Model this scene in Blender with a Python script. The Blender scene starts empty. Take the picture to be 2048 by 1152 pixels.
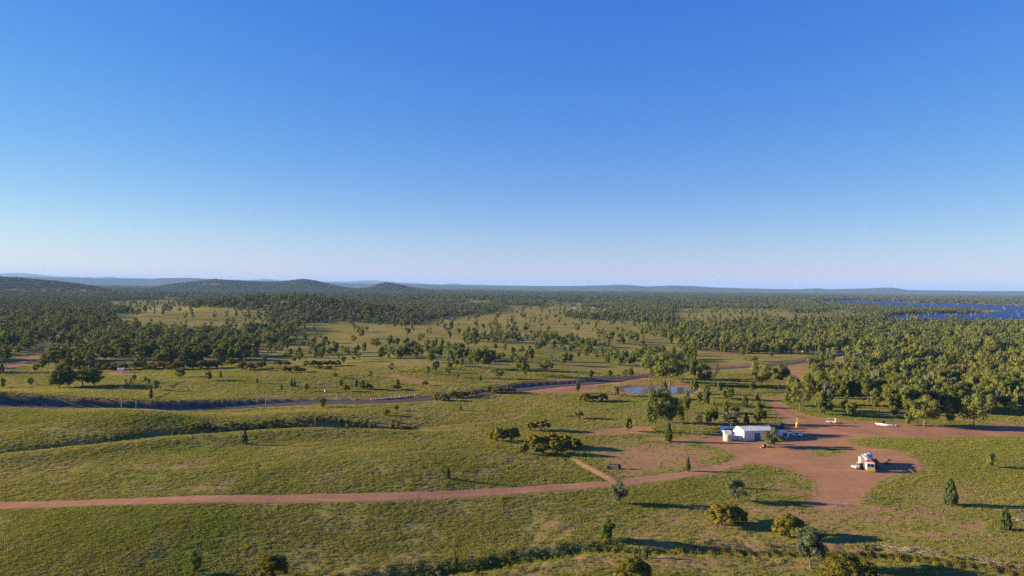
import bpy, bmesh, math, random
import numpy as np
from mathutils import Vector, Matrix

# ------------------------------------------------------------------ camera, sky, sun, exposure
scene = bpy.context.scene
COL = scene.collection
R = math.radians
HC = 58.0                       # flying height of the camera in metres
FPX = 2048 * 24.0 / 36.0        # focal length in pixels of the photograph
PITCH = math.atan(3.0 / FPX)
ROLL = math.atan(0.0112)
f_ = Vector((0, math.cos(PITCH), -math.sin(PITCH)))
r_ = Vector((math.cos(ROLL), 0, math.sin(ROLL)))
r_ = (r_ - f_ * r_.dot(f_)).normalized()
u_ = r_.cross(f_)
cam_data = bpy.data.cameras.new('camera')
cam_data.sensor_width = 36.0
cam_data.lens = 24.0
cam_data.clip_start = 1.0
cam_data.clip_end = 200000.0
cam = bpy.data.objects.new('camera', cam_data)
COL.objects.link(cam)
mw = Matrix.Identity(4)
for i in range(3):
    mw[i][0] = r_[i]; mw[i][1] = u_[i]; mw[i][2] = -f_[i]
mw[2][3] = HC
cam.matrix_world = mw
scene.camera = cam

SUN_EL, SUN_AZ = 13.0, -84.0     # azimuth clockwise from the viewing direction
SUN_STRENGTH = 5.0
SKY_STRENGTH = 0.064
EXPOSURE = 1.62
HAZE, HAZE_COL = 3.2e-5, (.33, .56, 1.0)
GRASS_N = 430000
world = bpy.data.worlds.new('World'); scene.world = world
world.use_nodes = True
wn = world.node_tree; wn.nodes.clear()
sky = wn.nodes.new('ShaderNodeTexSky'); sky.sky_type = 'NISHITA'
sky.sun_disc = False
sky.sun_elevation = R(SUN_EL); sky.sun_rotation = R(SUN_AZ)
sky.altitude = 300.0; sky.air_density = 1.0; sky.dust_density = 0.0; sky.ozone_density = 3.0
hs = wn.nodes.new('ShaderNodeHueSaturation'); hs.inputs['Saturation'].default_value = 1.28
bg = wn.nodes.new('ShaderNodeBackground'); bg.inputs['Strength'].default_value = SKY_STRENGTH
wo = wn.nodes.new('ShaderNodeOutputWorld')
wn.links.new(sky.outputs[0], hs.inputs['Color']); wb = wn.nodes.new('ShaderNodeMix'); wb.data_type = 'RGBA'; wb.blend_type = 'MULTIPLY'; wb.inputs[0].default_value = 1.0
wb.inputs[7].default_value = (.84, .84, 1.24, 1)
wn.links.new(hs.outputs[0], wb.inputs[6]); 
# the camera's colour response, the same for the whole sky: highlights of each channel roll off
sp = wn.nodes.new('ShaderNodeSeparateColor'); cb_ = wn.nodes.new('ShaderNodeCombineColor'); wn.links.new(wb.outputs[2], sp.inputs[0])
for i, (p_, k_) in enumerate(((.87, 1.01), (.83, 1.02), (.32, 2.40))):
    pw = wn.nodes.new('ShaderNodeMath'); pw.operation = 'POWER'; pw.inputs[1].default_value = p_
    ml = wn.nodes.new('ShaderNodeMath'); ml.operation = 'MULTIPLY'; ml.inputs[1].default_value = k_
    wn.links.new(sp.outputs[i], pw.inputs[0]); wn.links.new(pw.outputs[0], ml.inputs[0]); wn.links.new(ml.outputs[0], cb_.inputs[i])
wn.links.new(cb_.outputs[0], bg.inputs['Color'])
wn.links.new(bg.outputs[0], wo.inputs['Surface'])

sun_data = bpy.data.lights.new('sun', 'SUN')
sun_data.energy = SUN_STRENGTH; sun_data.angle = R(0.5); sun_data.color = (1.0, 0.81, 0.54)
sun = bpy.data.objects.new('sun', sun_data); COL.objects.link(sun)
sdir = Vector((math.sin(R(SUN_AZ)) * math.cos(R(SUN_EL)), math.cos(R(SUN_AZ)) * math.cos(R(SUN_EL)), math.sin(R(SUN_EL))))
sun.rotation_euler = sdir.to_track_quat('Z', 'Y').to_euler()
sun.location = sdir * 500

vs = scene.view_settings
vs.view_transform = 'Standard'; vs.look = 'None'; vs.exposure = EXPOSURE; vs.gamma = 1.0
vs.use_curve_mapping = False
scene.render.engine = 'CYCLES'
cy = scene.cycles
cy.use_denoising = False
try: cy.denoiser = 'OPENIMAGEDENOISE'
except Exception: pass
cy.max_bounces = 5; cy.diffuse_bounces = 2; cy.glossy_bounces = 3; cy.transmission_bounces = 3
cy.transparent_max_bounces = 12; cy.volume_bounces = 0
cy.use_adaptive_sampling = False
try: cy.sampling_pattern = 'BLUE_NOISE'
except Exception: pass

rng = np.random.default_rng(11)
random.seed(5)

# ------------------------------------------------------------------ projection helpers (photograph pixel <-> ground)
fv, rv, uv = (np.array(v) for v in (f_, r_, u_))
def rays(px, py):
    px = np.atleast_1d(np.asarray(px, float)); py = np.atleast_1d(np.asarray(py, float))
    d = fv[None] * FPX + rv[None] * (px[:, None] - 1024) + uv[None] * (576 - py[:, None])
    return d / d[:, 1:2]                         # per metre of depth
def to_px(x, y, z):
    p = np.stack([x, y, z - HC], -1)
    w = p @ fv
    w = np.where(np.abs(w) < 1e-6, 1e-6, w)
    return 1024 + FPX * (p @ rv) / w, 576 - FPX * (p @ uv) / w
def flat(pts):
    a = np.array(pts, float); d = rays(a[:, 0], a[:, 1])
    t = HC / np.maximum(-d[:, 2], 1e-5)
    return np.stack([d[:, 0] * t, t], -1)

# ------------------------------------------------------------------ noise and distance helpers
_perm = np.random.default_rng(3).permutation(4096)
_ang = np.random.default_rng(4).uniform(0, 2 * np.pi, 4096)
def perlin(x, y):
    xi = np.floor(x).astype(np.int64); yi = np.floor(y).astype(np.int64)
    xf = x - xi; yf = y - yi
    def g(ix, iy, dx, dy):
        a = _ang[_perm[(ix + _perm[iy & 4095]) & 4095]]
        return np.cos(a) * dx + np.sin(a) * dy
    u = xf * xf * xf * (xf * (xf * 6 - 15) + 10); v = yf * yf * yf * (yf * (yf * 6 - 15) + 10)
    a = g(xi, yi, xf, yf); b = g(xi + 1, yi, xf - 1, yf)
    c = g(xi, yi + 1, xf, yf - 1); d = g(xi + 1, yi + 1, xf - 1, yf - 1)
    return (a + (b - a) * u) * (1 - v) + (c + (d - c) * u) * v
def sstep(a, b, x):
    t = np.clip((x - a) / (b - a), 0, 1); return t * t * (3 - 2 * t)
def line_dist(x, y, P):
    """distance, signed side (+ left of travel) and arc parameter 0..1 to polyline P"""
    best = np.full(x.shape, 1e18); side = np.zeros(x.shape); par = np.zeros(x.shape)
    seg = np.linalg.norm(np.diff(P, axis=0), axis=1); tot = seg.sum(); acc = 0
    for i in range(len(P) - 1):
        a, b = P[i], P[i + 1]; d = b - a; L2 = d @ d
        t = np.clip(((x - a[0]) * d[0] + (y - a[1]) * d[1]) / L2, 0, 1)
        ex = x - a[0] - t * d[0]; ey = y - a[1] - t * d[1]
        q = ex * ex + ey * ey
        m = q < best
        best = np.where(m, q, best)
        side = np.where(m, np.sign(d[0] * ey - d[1] * ex), side)
        par = np.where(m, (acc + t * seg[i]) / tot, par)
        acc += seg[i]
    return np.sqrt(best), side, par
def inside(x, y, P):
    r = np.zeros(x.shape, bool); n = len(P)
    for i in range(n):
        x1, y1 = P[i]; x2, y2 = P[(i + 1) % n]
        if y1 == y2: continue
        c = ((y1 > y) != (y2 > y)) & (x < (x2 - x1) * (y - y1) / (y2 - y1) + x1)
        r ^= c
    return r
def poly_sd(x, y, P):
    """signed distance to polygon, + inside"""
    d, _, _ = line_dist(x, y, np.vstack([P, P[:1]]))
    return np.where(inside(x, y, P), d, -d)
def smooth_line(P, step):
    P = np.asarray(P, float); out = []
    Q = np.vstack([2 * P[0] - P[1], P, 2 * P[-1] - P[-2]])
    for i in range(1, len(Q) - 2):
        p0, p1, p2, p3 = Q[i - 1], Q[i], Q[i + 1], Q[i + 2]
        n = max(2, int(np.linalg.norm(p2 - p1) / step))
        for k in range(n):
            t = k / n
            out.append(.5 * ((2 * p1) + (-p0 + p2) * t + (2 * p0 - 5 * p1 + 4 * p2 - p3) * t * t + (-p0 + 3 * p1 - 3 * p2 + p3) * t ** 3))
    out.append(P[-1]); return np.array(out)

# ------------------------------------------------------------------ terrain height
ROAD_PX = [(-260, 801), (-60, 808.5), (0, 810.5), (120, 815), (300, 821), (420, 816), (540, 808), (640, 803), (760, 801), (860, 795), (960, 786), (1060, 776), (1150, 768), (1230, 759), (1300, 748), (1380, 740), (1480, 734), (1560, 730), (1640, 717), (1720, 700)]
ROAD_Z = np.array([6.5, 4.5, 3.8, 2.6, .8] + [0] * (len(ROAD_PX) - 5))
_a = np.array(ROAD_PX, float); _d = rays(_a[:, 0], _a[:, 1]); _t = (HC - ROAD_Z) / -_d[:, 2]
ROAD0 = np.stack([_d[:, 0] * _t, _t], -1)
ROAD = smooth_line(ROAD0, 12.0)
_s = np.concatenate([[0], np.cumsum(np.linalg.norm(np.diff(ROAD0, axis=0), axis=1))]); ROAD_T = _s / _s[-1]
ROAD_HB = np.array([3.8, 3.6, 3.4, 3.0, 2.4, 2.0, 1.4, .9, .8, .8, 1.2, 1.4, 1.2, .6] + [0] * (len(ROAD_PX) - 14))
GULLY = smooth_line(flat([(-160, 940), (-20, 922), (100, 910), (210, 898), (320, 886), (420, 878), (520, 869), (620, 862), (720, 858), (820, 856), (900, 853)]), 8.0)
CREEK = smooth_line(flat([(300, 1215), (540, 1190), (700, 1165), (800, 1146), (920, 1131), (1050, 1112), (1130, 1098), (1210, 1090), (1290, 1096), (1400, 1097), (1500, 1098), (1600, 1101), (1700, 1104), (1780, 1108), (1850, 1118), (1940, 1132), (2048, 1150), (2200, 1175)]), 4.0)
BANK = smooth_line(flat([(1150, 920), (1175, 934), (1200, 947), (1226, 960)]), 3.0)
POND_C = flat([(1312, 778)])[0]
POND_PX = [(1246, 775), (1268, 771.5), (1310, 770.5), (1350, 770.5), (1378, 773), (1386, 779), (1384, 784), (1350, 786), (1310, 785), (1275, 783.5), (1252, 780)]
POND = flat(POND_PX)
POND_Z = -0.9
LAKE_PX = [[(1755, 631.5), (1860, 627), (1960, 625.5), (2010, 620.5), (1950, 617), (1880, 615), (1800, 612), (1740, 609), (1650, 604), (1624, 600.5), (1700, 600), (1780, 603), (1850, 606), (1930, 607), (2000, 609), (2100, 611), (2300, 614), (2300, 634), (2120, 640), (2048, 637), (1900, 637), (1800, 637)]]
LAKE = [flat(p) for p in LAKE_PX]
LAKE_Z = -1.2
# rows of hills: distance, half depth, skyline in pixels
RIDGES = [
 (30000, 4000, [(-700, 552), (-300, 556), (-100, 549), (0, 547), (40, 546), (70, 548), (110, 553), (200, 555.5), (215, 553.5), (230, 555), (300, 557), (500, 560), (530, 558), (560, 560), (690, 563), (720, 561), (750, 561), (790, 564), (880, 569), (905, 566.5), (930, 569), (1020, 571), (1200, 573.5), (1500, 577.5), (2048, 583), (2900, 592)], 0),
 (15500, 2400, [(-700, 548), (-200, 556), (0, 554), (100, 554.5), (200, 557), (300, 558), (330, 556), (390, 556.5), (430, 559), (700, 566.5), (900, 569.5), (1024, 571.5), (1130, 572.3), (1180, 571.3), (1235, 569.5), (1260, 570.5), (1290, 572.4), (1340, 571.3), (1380, 572.3), (1430, 575), (1540, 577.7), (1600, 578.7), (1637, 576.7), (1655, 578.7), (1700, 577.7), (1740, 576.2), (1765, 575.3), (1785, 575.7), (1815, 580), (1870, 580.5), (1960, 582), (2048, 582.3), (2500, 588), (2900, 592)], 0),
 (3900, 800, [(-700, 572), (-400, 560), (-150, 552), (0, 553.5), (50, 556), (100, 560), (160, 567), (215, 576), (260, 586), (2900, 640)], 11),
 (6200, 1000, [(-700, 600), (270, 582), (300, 575), (340, 568), (400, 561), (430, 558.5), (480, 561), (520, 564), (560, 563), (585, 559.5), (605, 558), (625, 560), (650, 566), (690, 574), (715, 577), (740, 574), (758, 567), (775, 564.5), (795, 568), (820, 574), (850, 578), (880, 582), (2900, 640)], 11),
 (1330, 330, [(-700, 700), (330, 608), (400, 600), (460, 595), (500, 590), (540, 588), (575, 586.5), (610, 587.5), (660, 593), (720, 602), (790, 611), (860, 622), (960, 640), (2900, 700)], 11),
]
def _ridge_u(pts):
    a = np.array(pts, float); d = rays(a[:, 0], a[:, 1]); return d[:, 0], d[:, 2]
RID = [(D, W, *_ridge_u(p), tz) for D, W, p, tz in RIDGES]
KNOLLS = [((250, 852), 27, 20, 3.0), ((600, 845), 24, 16, 1.6), ((1100, 772), 22, 10, 1.8), ((1040, 776), 18, 8, 1.2), ((760, 930), 55, 40, 3.0), ((330, 960), 70, 30, 2.2), ((620, 760), 60, 40, 3.0), ((380, 770), 50, 30, 2.0), ((850, 730), 80, 60, 3.0), ((360, 635), 170, 140, 9.0), ((60, 860), 70, 30, 2.5), ((1700, 640), 300, 250, 4.0), ((180, 1090), 40, 30, 1.8), ((1930, 910), 50, 30, 1.2)]
KN = [(flat([p])[0], a, b, h) for p, a, b, h in KNOLLS]
def bump(t): return np.where(np.abs(t) < 1, (1 - t * t) ** 2, 0)
def height(x, y):
    x = np.asarray(x, float); y = np.asarray(y, float)
    r = np.hypot(x, y)
    nearf = 1 - sstep(1200, 4000, r)
    z = (perlin(x / 190 + 7.3, y / 210 + 1.7) * 2.6 + perlin(x / 60 + 3.1, y / 70 + 9.2) * 0.9 + perlin(x / 22, y / 24) * 0.22) * (0.35 + 0.65 * nearf)
    z += perlin(x / 7.3 + 11, y / 7.3) * 0.10 * (1 - sstep(350, 700, r))
    z += perlin(x / 1400 + 5, y / 1400 + 2) * 10 * sstep(900, 3000, r)
    yard = np.exp(-((x - 95) / 75) ** 2 - ((y - 245) / 60) ** 2)
    z *= 1 - 0.85 * np.clip(yard * 1.3, 0, 1)
    for c, a, b, h in KN:
        z += h * np.exp(-((x - c[0]) / a) ** 2 - ((y - c[1]) / b) ** 2)
    loc = (np.abs(x) < 700) & (y > 60) & (y < 900)
    if loc.any():
        X, Y = x[loc], y[loc]; q = z[loc]
        d, s, t = line_dist(X, Y, ROAD); sd = d * s
        hb = np.interp(t, ROAD_T, ROAD_HB)
        flatm = 1 - sstep(5, 12, d)
        q = q * (1 - flatm * .7) - 0.5 * flatm + np.interp(t, ROAD_T, ROAD_Z) * np.exp(-(d / 55) ** 2)
        q += hb * sstep(4.6, 7.2, sd) * np.exp(-(np.maximum(sd - 7.2, 0) / 45) ** 2)
        d, s, t = line_dist(X, Y, GULLY); sd = d * s
        amp = np.interp(t, [0, .15, .4, .7, .9, 1], [2.0, 2.4, 3.2, 2.8, 1.6, 0.3])
        q += -amp * np.exp(-(sd / 6.0) ** 2) + amp * .7 * np.exp(-((sd + 14) / 11) ** 2) + amp * .5 * np.exp(-((sd - 24) / 16) ** 2) * (sd > -40)
        d, s, t = line_dist(X, Y, CREEK)
        n = perlin(X / 5, Y / 5)
        q += -(1.3 + n * .5) * np.exp(-(d / (2.6 + .8 * n)) ** 2) + .35 * np.exp(-((d - 5) / 2.5) ** 2) * (.5 + perlin(X / 3, Y / 3 + 9))
        d, s, t = line_dist(X, Y, BANK)
        q += .30 * np.exp(-(d / 1.3) ** 2) - .25 * np.exp(-((d * s + 2.6) / 1.2) ** 2)
        sdp = poly_sd(X, Y, POND)
        k = sstep(-16, -1, sdp)
        q = q * (1 - k) + k * np.where(sdp > 0, POND_Z - .5 * sstep(0, 4, sdp), POND_Z + .9 * (1 - sstep(-6, 0, sdp)))
        z[loc] = q
    far = (y > 1200) & (y < 6000) & (x > 500)
    if far.any():
        X, Y = x[far], y[far]; q = z[far]
        for L in LAKE:
            sl = poly_sd(X, Y, L); k = sstep(-160, 0, sl)
            q = q * (1 - k) + (LAKE_Z - .3 - 0.6 * sstep(0, 40, sl) + .8 * (1 - sstep(-60, 0, sl))) * k
        z[far] = q
    hasr = y > 700
    if hasr.any():
        X, Y = x[hasr], y[hasr]; q = z[hasr]; U = X / Y
        for D, W, us, zs, tz in RID:
            Dn = D * (1 + .06 * perlin(U * 5 + D / 1000, U * 0 + D / 777))
            top = HC + np.interp(U, us, zs) * D - tz
            rough = 1 + .10 * perlin(X / (W * .22), Y / (W * .3))
            add = top * bump((Y - Dn) / W) * rough * (top > 0)
            q = np.where(add > .05, np.maximum(q, q * .3 + add), q)
        z[hasr] = q
    return z
def G(pts):
    """pixel of the photograph -> point on the terrain"""
    a = np.atleast_2d(np.array(pts, float)); d = rays(a[:, 0], a[:, 1])
    ts = np.geomspace(70, 60000, 700)
    X = d[:, 0:1] * ts; Z = HC + d[:, 2:3] * ts; Y = np.broadcast_to(ts, X.shape)
    below = Z < height(X, Y)
    hit = below.argmax(1); hit = np.where(below.any(1), np.maximum(hit, 1), len(ts) - 1)
    lo, hi = ts[hit - 1], ts[hit]
    for _ in range(24):
        m = (lo + hi) / 2; b = HC + d[:, 2] * m < height(d[:, 0] * m, m)
        hi = np.where(b, m, hi); lo = np.where(b, lo, m)
    return np.stack([d[:, 0] * hi, hi, height(d[:, 0] * hi, hi)], -1)

# ------------------------------------------------------------------ materials
def new_mat(name):
    m = bpy.data.materials.new(name); m.use_nodes = True
    nt = m.node_tree; nt.nodes.clear()
    out = nt.nodes.new('ShaderNodeOutputMaterial')
    return m, nt, out
def mixc(nt, fac, a, b, typ='MIX'):
    n = nt.nodes.new('ShaderNodeMix'); n.data_type = 'RGBA'; n.blend_type = typ
    for s, v in ((n.inputs[0], fac), (n.inputs[6], a), (n.inputs[7], b)):
        if hasattr(v, 'links') or isinstance(v, bpy.types.NodeSocket): nt.links.new(v, s)
        elif isinstance(v, (int, float)): s.default_value = v
        else: s.default_value = (*v, 1)
    return n.outputs[2]
def math_n(nt, op, a, b=None, clamp=False):
    n = nt.nodes.new('ShaderNodeMath'); n.operation = op; n.use_clamp = clamp
    for s, v in ((n.inputs[0], a), (n.inputs[1], b)):
        if v is None: continue
        if isinstance(v, bpy.types.NodeSocket): nt.links.new(v, s)
        else: s.default_value = v
    return n.outputs[0]
def ramp(nt, v, a, b):
    n = nt.nodes.new('ShaderNodeMapRange'); n.interpolation_type = 'SMOOTHSTEP'
    nt.links.new(v, n.inputs[0]); n.inputs[1].default_value = a; n.inputs[2].default_value = b
    return n.outputs[0]
def noise(nt, vec, scale, detail=3, rough=.6):
    n = nt.nodes.new('ShaderNodeTexNoise'); n.inputs['Scale'].default_value = scale
    n.inputs['Detail'].default_value = detail; n.inputs['Roughness'].default_value = rough
    if vec is not None: nt.links.new(vec, n.inputs['Vector'])
    return n.outputs[0]
def paint(name, col, rough=.5, metal=0.0, var=.12, scale=3.0, dirt=None):
    m, nt, out = new_mat(name)
    tc = nt.nodes.new('ShaderNodeTexCoord')
    nz = noise(nt, tc.outputs['Object'], scale, 4)
    dk = tuple(c * (1 - var * 2) for c in col)
    c = mixc(nt, ramp(nt, nz, .35, .75), col, dk)
    if dirt: c = mixc(nt, ramp(nt, noise(nt, tc.outputs['Object'], scale * .6, 5), .52, .8), c, dirt)
    b = nt.nodes.new('ShaderNodeBsdfPrincipled')
    nt.links.new(c, b.inputs['Base Color']); b.inputs['Roughness'].default_value = rough; b.inputs['Metallic'].default_value = metal
    nt.links.new(b.outputs[0], out.inputs[0]); return m
def leaf_mat(name, dark, light, trans=.3):
    m, nt, out = new_mat(name)
    oi = nt.nodes.new('ShaderNodeObjectInfo'); geo = nt.nodes.new('ShaderNodeNewGeometry')
    tc = nt.nodes.new('ShaderNodeTexCoord')
    nz = noise(nt, tc.outputs['Object'], 5.0, 2)
    f = math_n(nt, 'ADD', math_n(nt, 'MULTIPLY', oi.outputs['Random'], .55), math_n(nt, 'MULTIPLY', geo.outputs['Random Per Island'], .3))
    f = math_n(nt, 'ADD', f, math_n(nt, 'MULTIPLY', nz, .3), True)
    c = mixc(nt, f, dark, light)
    d = nt.nodes.new('ShaderNodeBsdfDiffuse'); t = nt.nodes.new('ShaderNodeBsdfTranslucent'); mx = nt.nodes.new('ShaderNodeMixShader')
    nt.links.new(c, d.inputs[0]); nt.links.new(c, t.inputs[0]); mx.inputs[0].default_value = trans
    nt.links.new(d.outputs[0], mx.inputs[1]); nt.links.new(t.outputs[0], mx.inputs[2])
    nt.links.new(mx.outputs[0], out.inputs[0]); return m

M = {}
M['euc'] = leaf_mat('eucalypt leaves', (.082, .102, .026), (.240, .245, .058))
M['olive'] = leaf_mat('grey green leaves', (.085, .105, .052), (.17, .185, .095))
M['wattle'] = leaf_mat('wattle leaves', (.070, .068, .012), (.215, .180, .026), .2)
M['cypress'] = leaf_mat('cypress leaves', (.034, .055, .018), (.080, .108, .034), .15)
M['bushy'] = leaf_mat('fresh green leaves', (.066, .096, .020), (.175, .205, .044))
M['dark'] = leaf_mat('dark ironbark leaves', (.055, .068, .028), (.140, .145, .052))
M['dry'] = leaf_mat('bare twigs', (.10, .075, .055), (.20, .15, .11), .1)
M['farleaf'] = leaf_mat('distant leaves', (.058, .078, .030), (.165, .178, .062))
M['bark'] = paint('bark', (.15, .115, .085), .9, 0, .25, 2)
M['darkbark'] = paint('dark bark', (.07, .055, .045), .9, 0, .25, 2)
M['deadwood'] = paint('weathered dead wood', (.33, .29, .24), .9, 0, .2, 2)
def grass_mat():
    m, nt, out = new_mat('grass blades')
    oi = nt.nodes.new('ShaderNodeObjectInfo'); geo = nt.nodes.new('ShaderNodeNewGeometry'); P = geo.outputs['Position']
    c = mixc(nt, ramp(nt, noise(nt, P, .016, 4), .35, .65), (.330, .285, .070), (.225, .238, .042))
    c = mixc(nt, ramp(nt, noise(nt, P, .07, 5, .65), .40, .68), c, (.335, .285, .095))
    c = mixc(nt, math_n(nt, 'MULTIPLY', oi.outputs['Random'], .35), c, (.12, .13, .03))
    d = nt.nodes.new('ShaderNodeBsdfDiffuse'); t = nt.nodes.new('ShaderNodeBsdfTranslucent'); mx = nt.nodes.new('ShaderNodeMixShader')
    nt.links.new(c, d.inputs[0]); nt.links.new(c, t.inputs[0]); mx.inputs[0].default_value = .42
    nt.links.new(d.outputs[0], mx.inputs[1]); nt.links.new(t.outputs[0], mx.inputs[2]); nt.links.new(mx.outputs[0], out.inputs[0]); return m
M['grass'] = grass_mat()
M['reed'] = leaf_mat('yellow reeds', (.10, .085, .02), (.25, .19, .05), .35)
M['lushgrass'] = leaf_mat('lush creek grass', (.14, .165, .022), (.24, .255, .04), .35)

def ground_mat():
    m, nt, out = new_mat('paddock soil and grass')
    geo = nt.nodes.new('ShaderNodeNewGeometry'); P = geo.outputs['Position']
    def at(n):
        a = nt.nodes.new('ShaderNodeAttribute'); a.attribute_name = n; return a.outputs['Fac']
    dirt, lush, forest, dark, rut = at('dirt'), at('lush'), at('forest'), at('tar_shade'), at('rut')
    n05 = noise(nt, P, .016, 4); n2 = noise(nt, P, .07, 5, .65); n8 = noise(nt, P, .45, 5, .7); n30 = noise(nt, P, 1.8, 4, .7)
    g = mixc(nt, ramp(nt, math_n(nt, 'ADD', n05, math_n(nt, 'MULTIPLY', lush, .5)), .35, .75), (.255, .210, .058), (.170, .168, .030))
    g = mixc(nt, ramp(nt, n2, .45, .72), g, (.270, .210, .080))
    g = mixc(nt, ramp(nt, n8, .48, .74), g, (.150, .142, .034))
    g = mixc(nt, math_n(nt, 'MULTIPLY', ramp(nt, n30, .52, .8), .5), g, (.300, .235, .10))
    bare = ramp(nt, math_n(nt, 'ADD', math_n(nt, 'MULTIPLY', n2, .65), math_n(nt, 'MULTIPLY', n8, .45)),   .565, .72)
    bare = math_n(nt, 'MULTIPLY', bare, math_n(nt, 'SUBTRACT', 1.0, lush, True))
    g = mixc(nt, math_n(nt, 'MULTIPLY', bare, .8), g, (.225, .140, .092))
    n1 = noise(nt, P, .11, 6, .7)
    g = mixc(nt, math_n(nt, 'MULTIPLY', ramp(nt, n1, .54, .64), .75), g, (.190, .135, .085))
    g = mixc(nt, math_n(nt, 'MULTIPLY', ramp(nt, noise(nt, P, .30, 5, .75), .56, .68), .6), g, (.085, .082, .026))
    # red soil
    s = mixc(nt, ramp(nt, n2, .35, .7), (.345, .176, .090), (.262, .137, .074))
    s = mixc(nt, math_n(nt, 'MULTIPLY', ramp(nt, n8, .45, .8), .6), s, (.38, .20, .11))
    s = mixc(nt, math_n(nt, 'MULTIPLY', ramp(nt, n30, .5, .85), .4), s, (.20, .10, .06))
    s = mixc(nt, math_n(nt, 'MULTIPLY', rut, .55), s, (.41, .23, .135))
    mp = nt.nodes.new('ShaderNodeMapping'); mp.inputs['Scale'].default_value = (.05, .55, .3); mp.inputs['Rotation'].default_value = (0, 0, R(18)); nt.links.new(P, mp.inputs['Vector'])
    st = noise(nt, mp.outputs[0], 1.0, 5, .65)
    mp2 = nt.nodes.new('ShaderNodeMapping'); mp2.inputs['Scale'].default_value = (.6, .06, .3); mp2.inputs['Rotation'].default_value = (0, 0, R(35)); nt.links.new(P, mp2.inputs['Vector'])
    st2 = noise(nt, mp2.outputs[0], 1.0, 5, .65)
    s = mixc(nt, math_n(nt, 'MULTIPLY', ramp(nt, st, .50, .66), .55), s, (.42, .235, .135))
    s = mixc(nt, math_n(nt, 'MULTIPLY', ramp(nt, st2, .52, .70), .45), s, (.20, .105, .068))
    mk = math_n(nt, 'ADD', dirt, math_n(nt, 'MULTIPLY', math_n(nt, 'SUBTRACT', n8, .5), 1.0))
    mk = math_n(nt, 'ADD', mk, math_n(nt, 'MULTIPLY', math_n(nt, 'SUBTRACT', n2, .5), 1.35))
    mk = math_n(nt, 'ADD', mk, math_n(nt, 'MULTIPLY', math_n(nt, 'SUBTRACT', n30, .5), .35))
    c = mixc(nt, ramp(nt, mk, .34, .68), g, s)
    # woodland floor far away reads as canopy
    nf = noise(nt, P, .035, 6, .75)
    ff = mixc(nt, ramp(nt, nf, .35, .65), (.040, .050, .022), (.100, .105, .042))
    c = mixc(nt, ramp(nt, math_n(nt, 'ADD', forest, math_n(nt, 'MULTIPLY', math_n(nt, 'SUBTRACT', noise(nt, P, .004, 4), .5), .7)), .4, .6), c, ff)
    tar_shade_col = mixc(nt, ramp(nt, n8, .3, .8), (.075, .064, .060), (.135, .108, .096))  # road tar, also the painted shade on the cut's bank
    c = mixc(nt, ramp(nt, math_n(nt, 'ADD', dark, math_n(nt, 'MULTIPLY', math_n(nt, 'SUBTRACT', n8, .5), .4)), .35, .65), c, tar_shade_col)
    b = nt.nodes.new('ShaderNodeBsdfDiffuse')
    nt.links.new(c, b.inputs['Color'])
    bp = nt.nodes.new('ShaderNodeBump'); bp.inputs['Strength'].default_value = .6; bp.inputs['Distance'].default_value = .5
    hgt = math_n(nt, 'ADD', math_n(nt, 'MULTIPLY', n8, .8), math_n(nt, 'MULTIPLY', n30, .35))
    sm = math_n(nt, 'SUBTRACT', 1.0, math_n(nt, 'MULTIPLY', math_n(nt, 'ADD', dirt, dark), .75, True), True)
    hgt = math_n(nt, 'MULTIPLY', hgt, sm)
    nt.links.new(hgt, bp.inputs['Height']); nt.links.new(bp.outputs[0], b.inputs['Normal'])
    nt.links.new(b.outputs[0], out.inputs[0]); return m
M['ground'] = ground_mat()
def water_mat(name, base, rough, bumpd, scale, spec):
    m, nt, out = new_mat(name)
    geo = nt.nodes.new('ShaderNodeNewGeometry')
    nz = noise(nt, geo.outputs['Position'], scale, 3)
    b = nt.nodes.new('ShaderNodeBsdfPrincipled'); b.inputs['Base Color'].default_value = (*base, 1)
    b.inputs['Roughness'].default_value = rough; b.inputs['IOR'].default_value = 1.33; b.inputs['Specular IOR Level'].default_value = spec
    bp = nt.nodes.new('ShaderNodeBump'); bp.inputs['Strength'].default_value = 1; bp.inputs['Distance'].default_value = bumpd
    nt.links.new(nz, bp.inputs['Height']); nt.links.new(bp.outputs[0], b.inputs['Normal'])
    nt.links.new(b.outputs[0], out.inputs[0]); return m
M['pond'] = water_mat('muddy pond water', (.105, .080, .078), .12, .05, .8, .3)
M['lake'] = water_mat('lake water', (.010, .042, .150), .5, .02, .35, .2)

# ------------------------------------------------------------------ mesh helpers
def mesh_np(name, V, quads=None, tris=None, mats=(), midx=None, smooth=False):
    me = bpy.data.meshes.new(name)
    V = np.asarray(V, np.float32)
    q = np.zeros((0, 4), np.int32) if quads is None else np.asarray(quads, np.int32)
    t = np.zeros((0, 3), np.int32) if tris is None else np.asarray(tris, np.int32)
    me.vertices.add(len(V)); me.vertices.foreach_set('co', V.ravel())
    nl = q.size + t.size
    me.loops.add(nl); me.loops.foreach_set('vertex_index', np.concatenate([q.ravel(), t.ravel()]))
    me.polygons.add(len(q) + len(t))
    st = np.concatenate([np.arange(len(q)) * 4, q.size + np.arange(len(t)) * 3]).astype(np.int32)
    me.polygons.foreach_set('loop_start', st)
    for m in mats: me.materials.append(m)
    if midx is not None: me.polygons.foreach_set('material_index', np.asarray(midx, np.int32))
    me.polygons.foreach_set('use_smooth', np.full(len(q) + len(t), smooth))
    me.update(calc_edges=True); me.validate(); return me
def link(name, data, parent=None):
    o = bpy.data.objects.new(name, data); COL.objects.link(o)
    if parent: o.parent = parent
    return o
def tag(o, label=None, cat=None, group=None, kind=None):
    if label: o['label'] = label
    if cat: o['category'] = cat
    if group: o['group'] = group
    if kind: o['kind'] = kind
    return o
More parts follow.
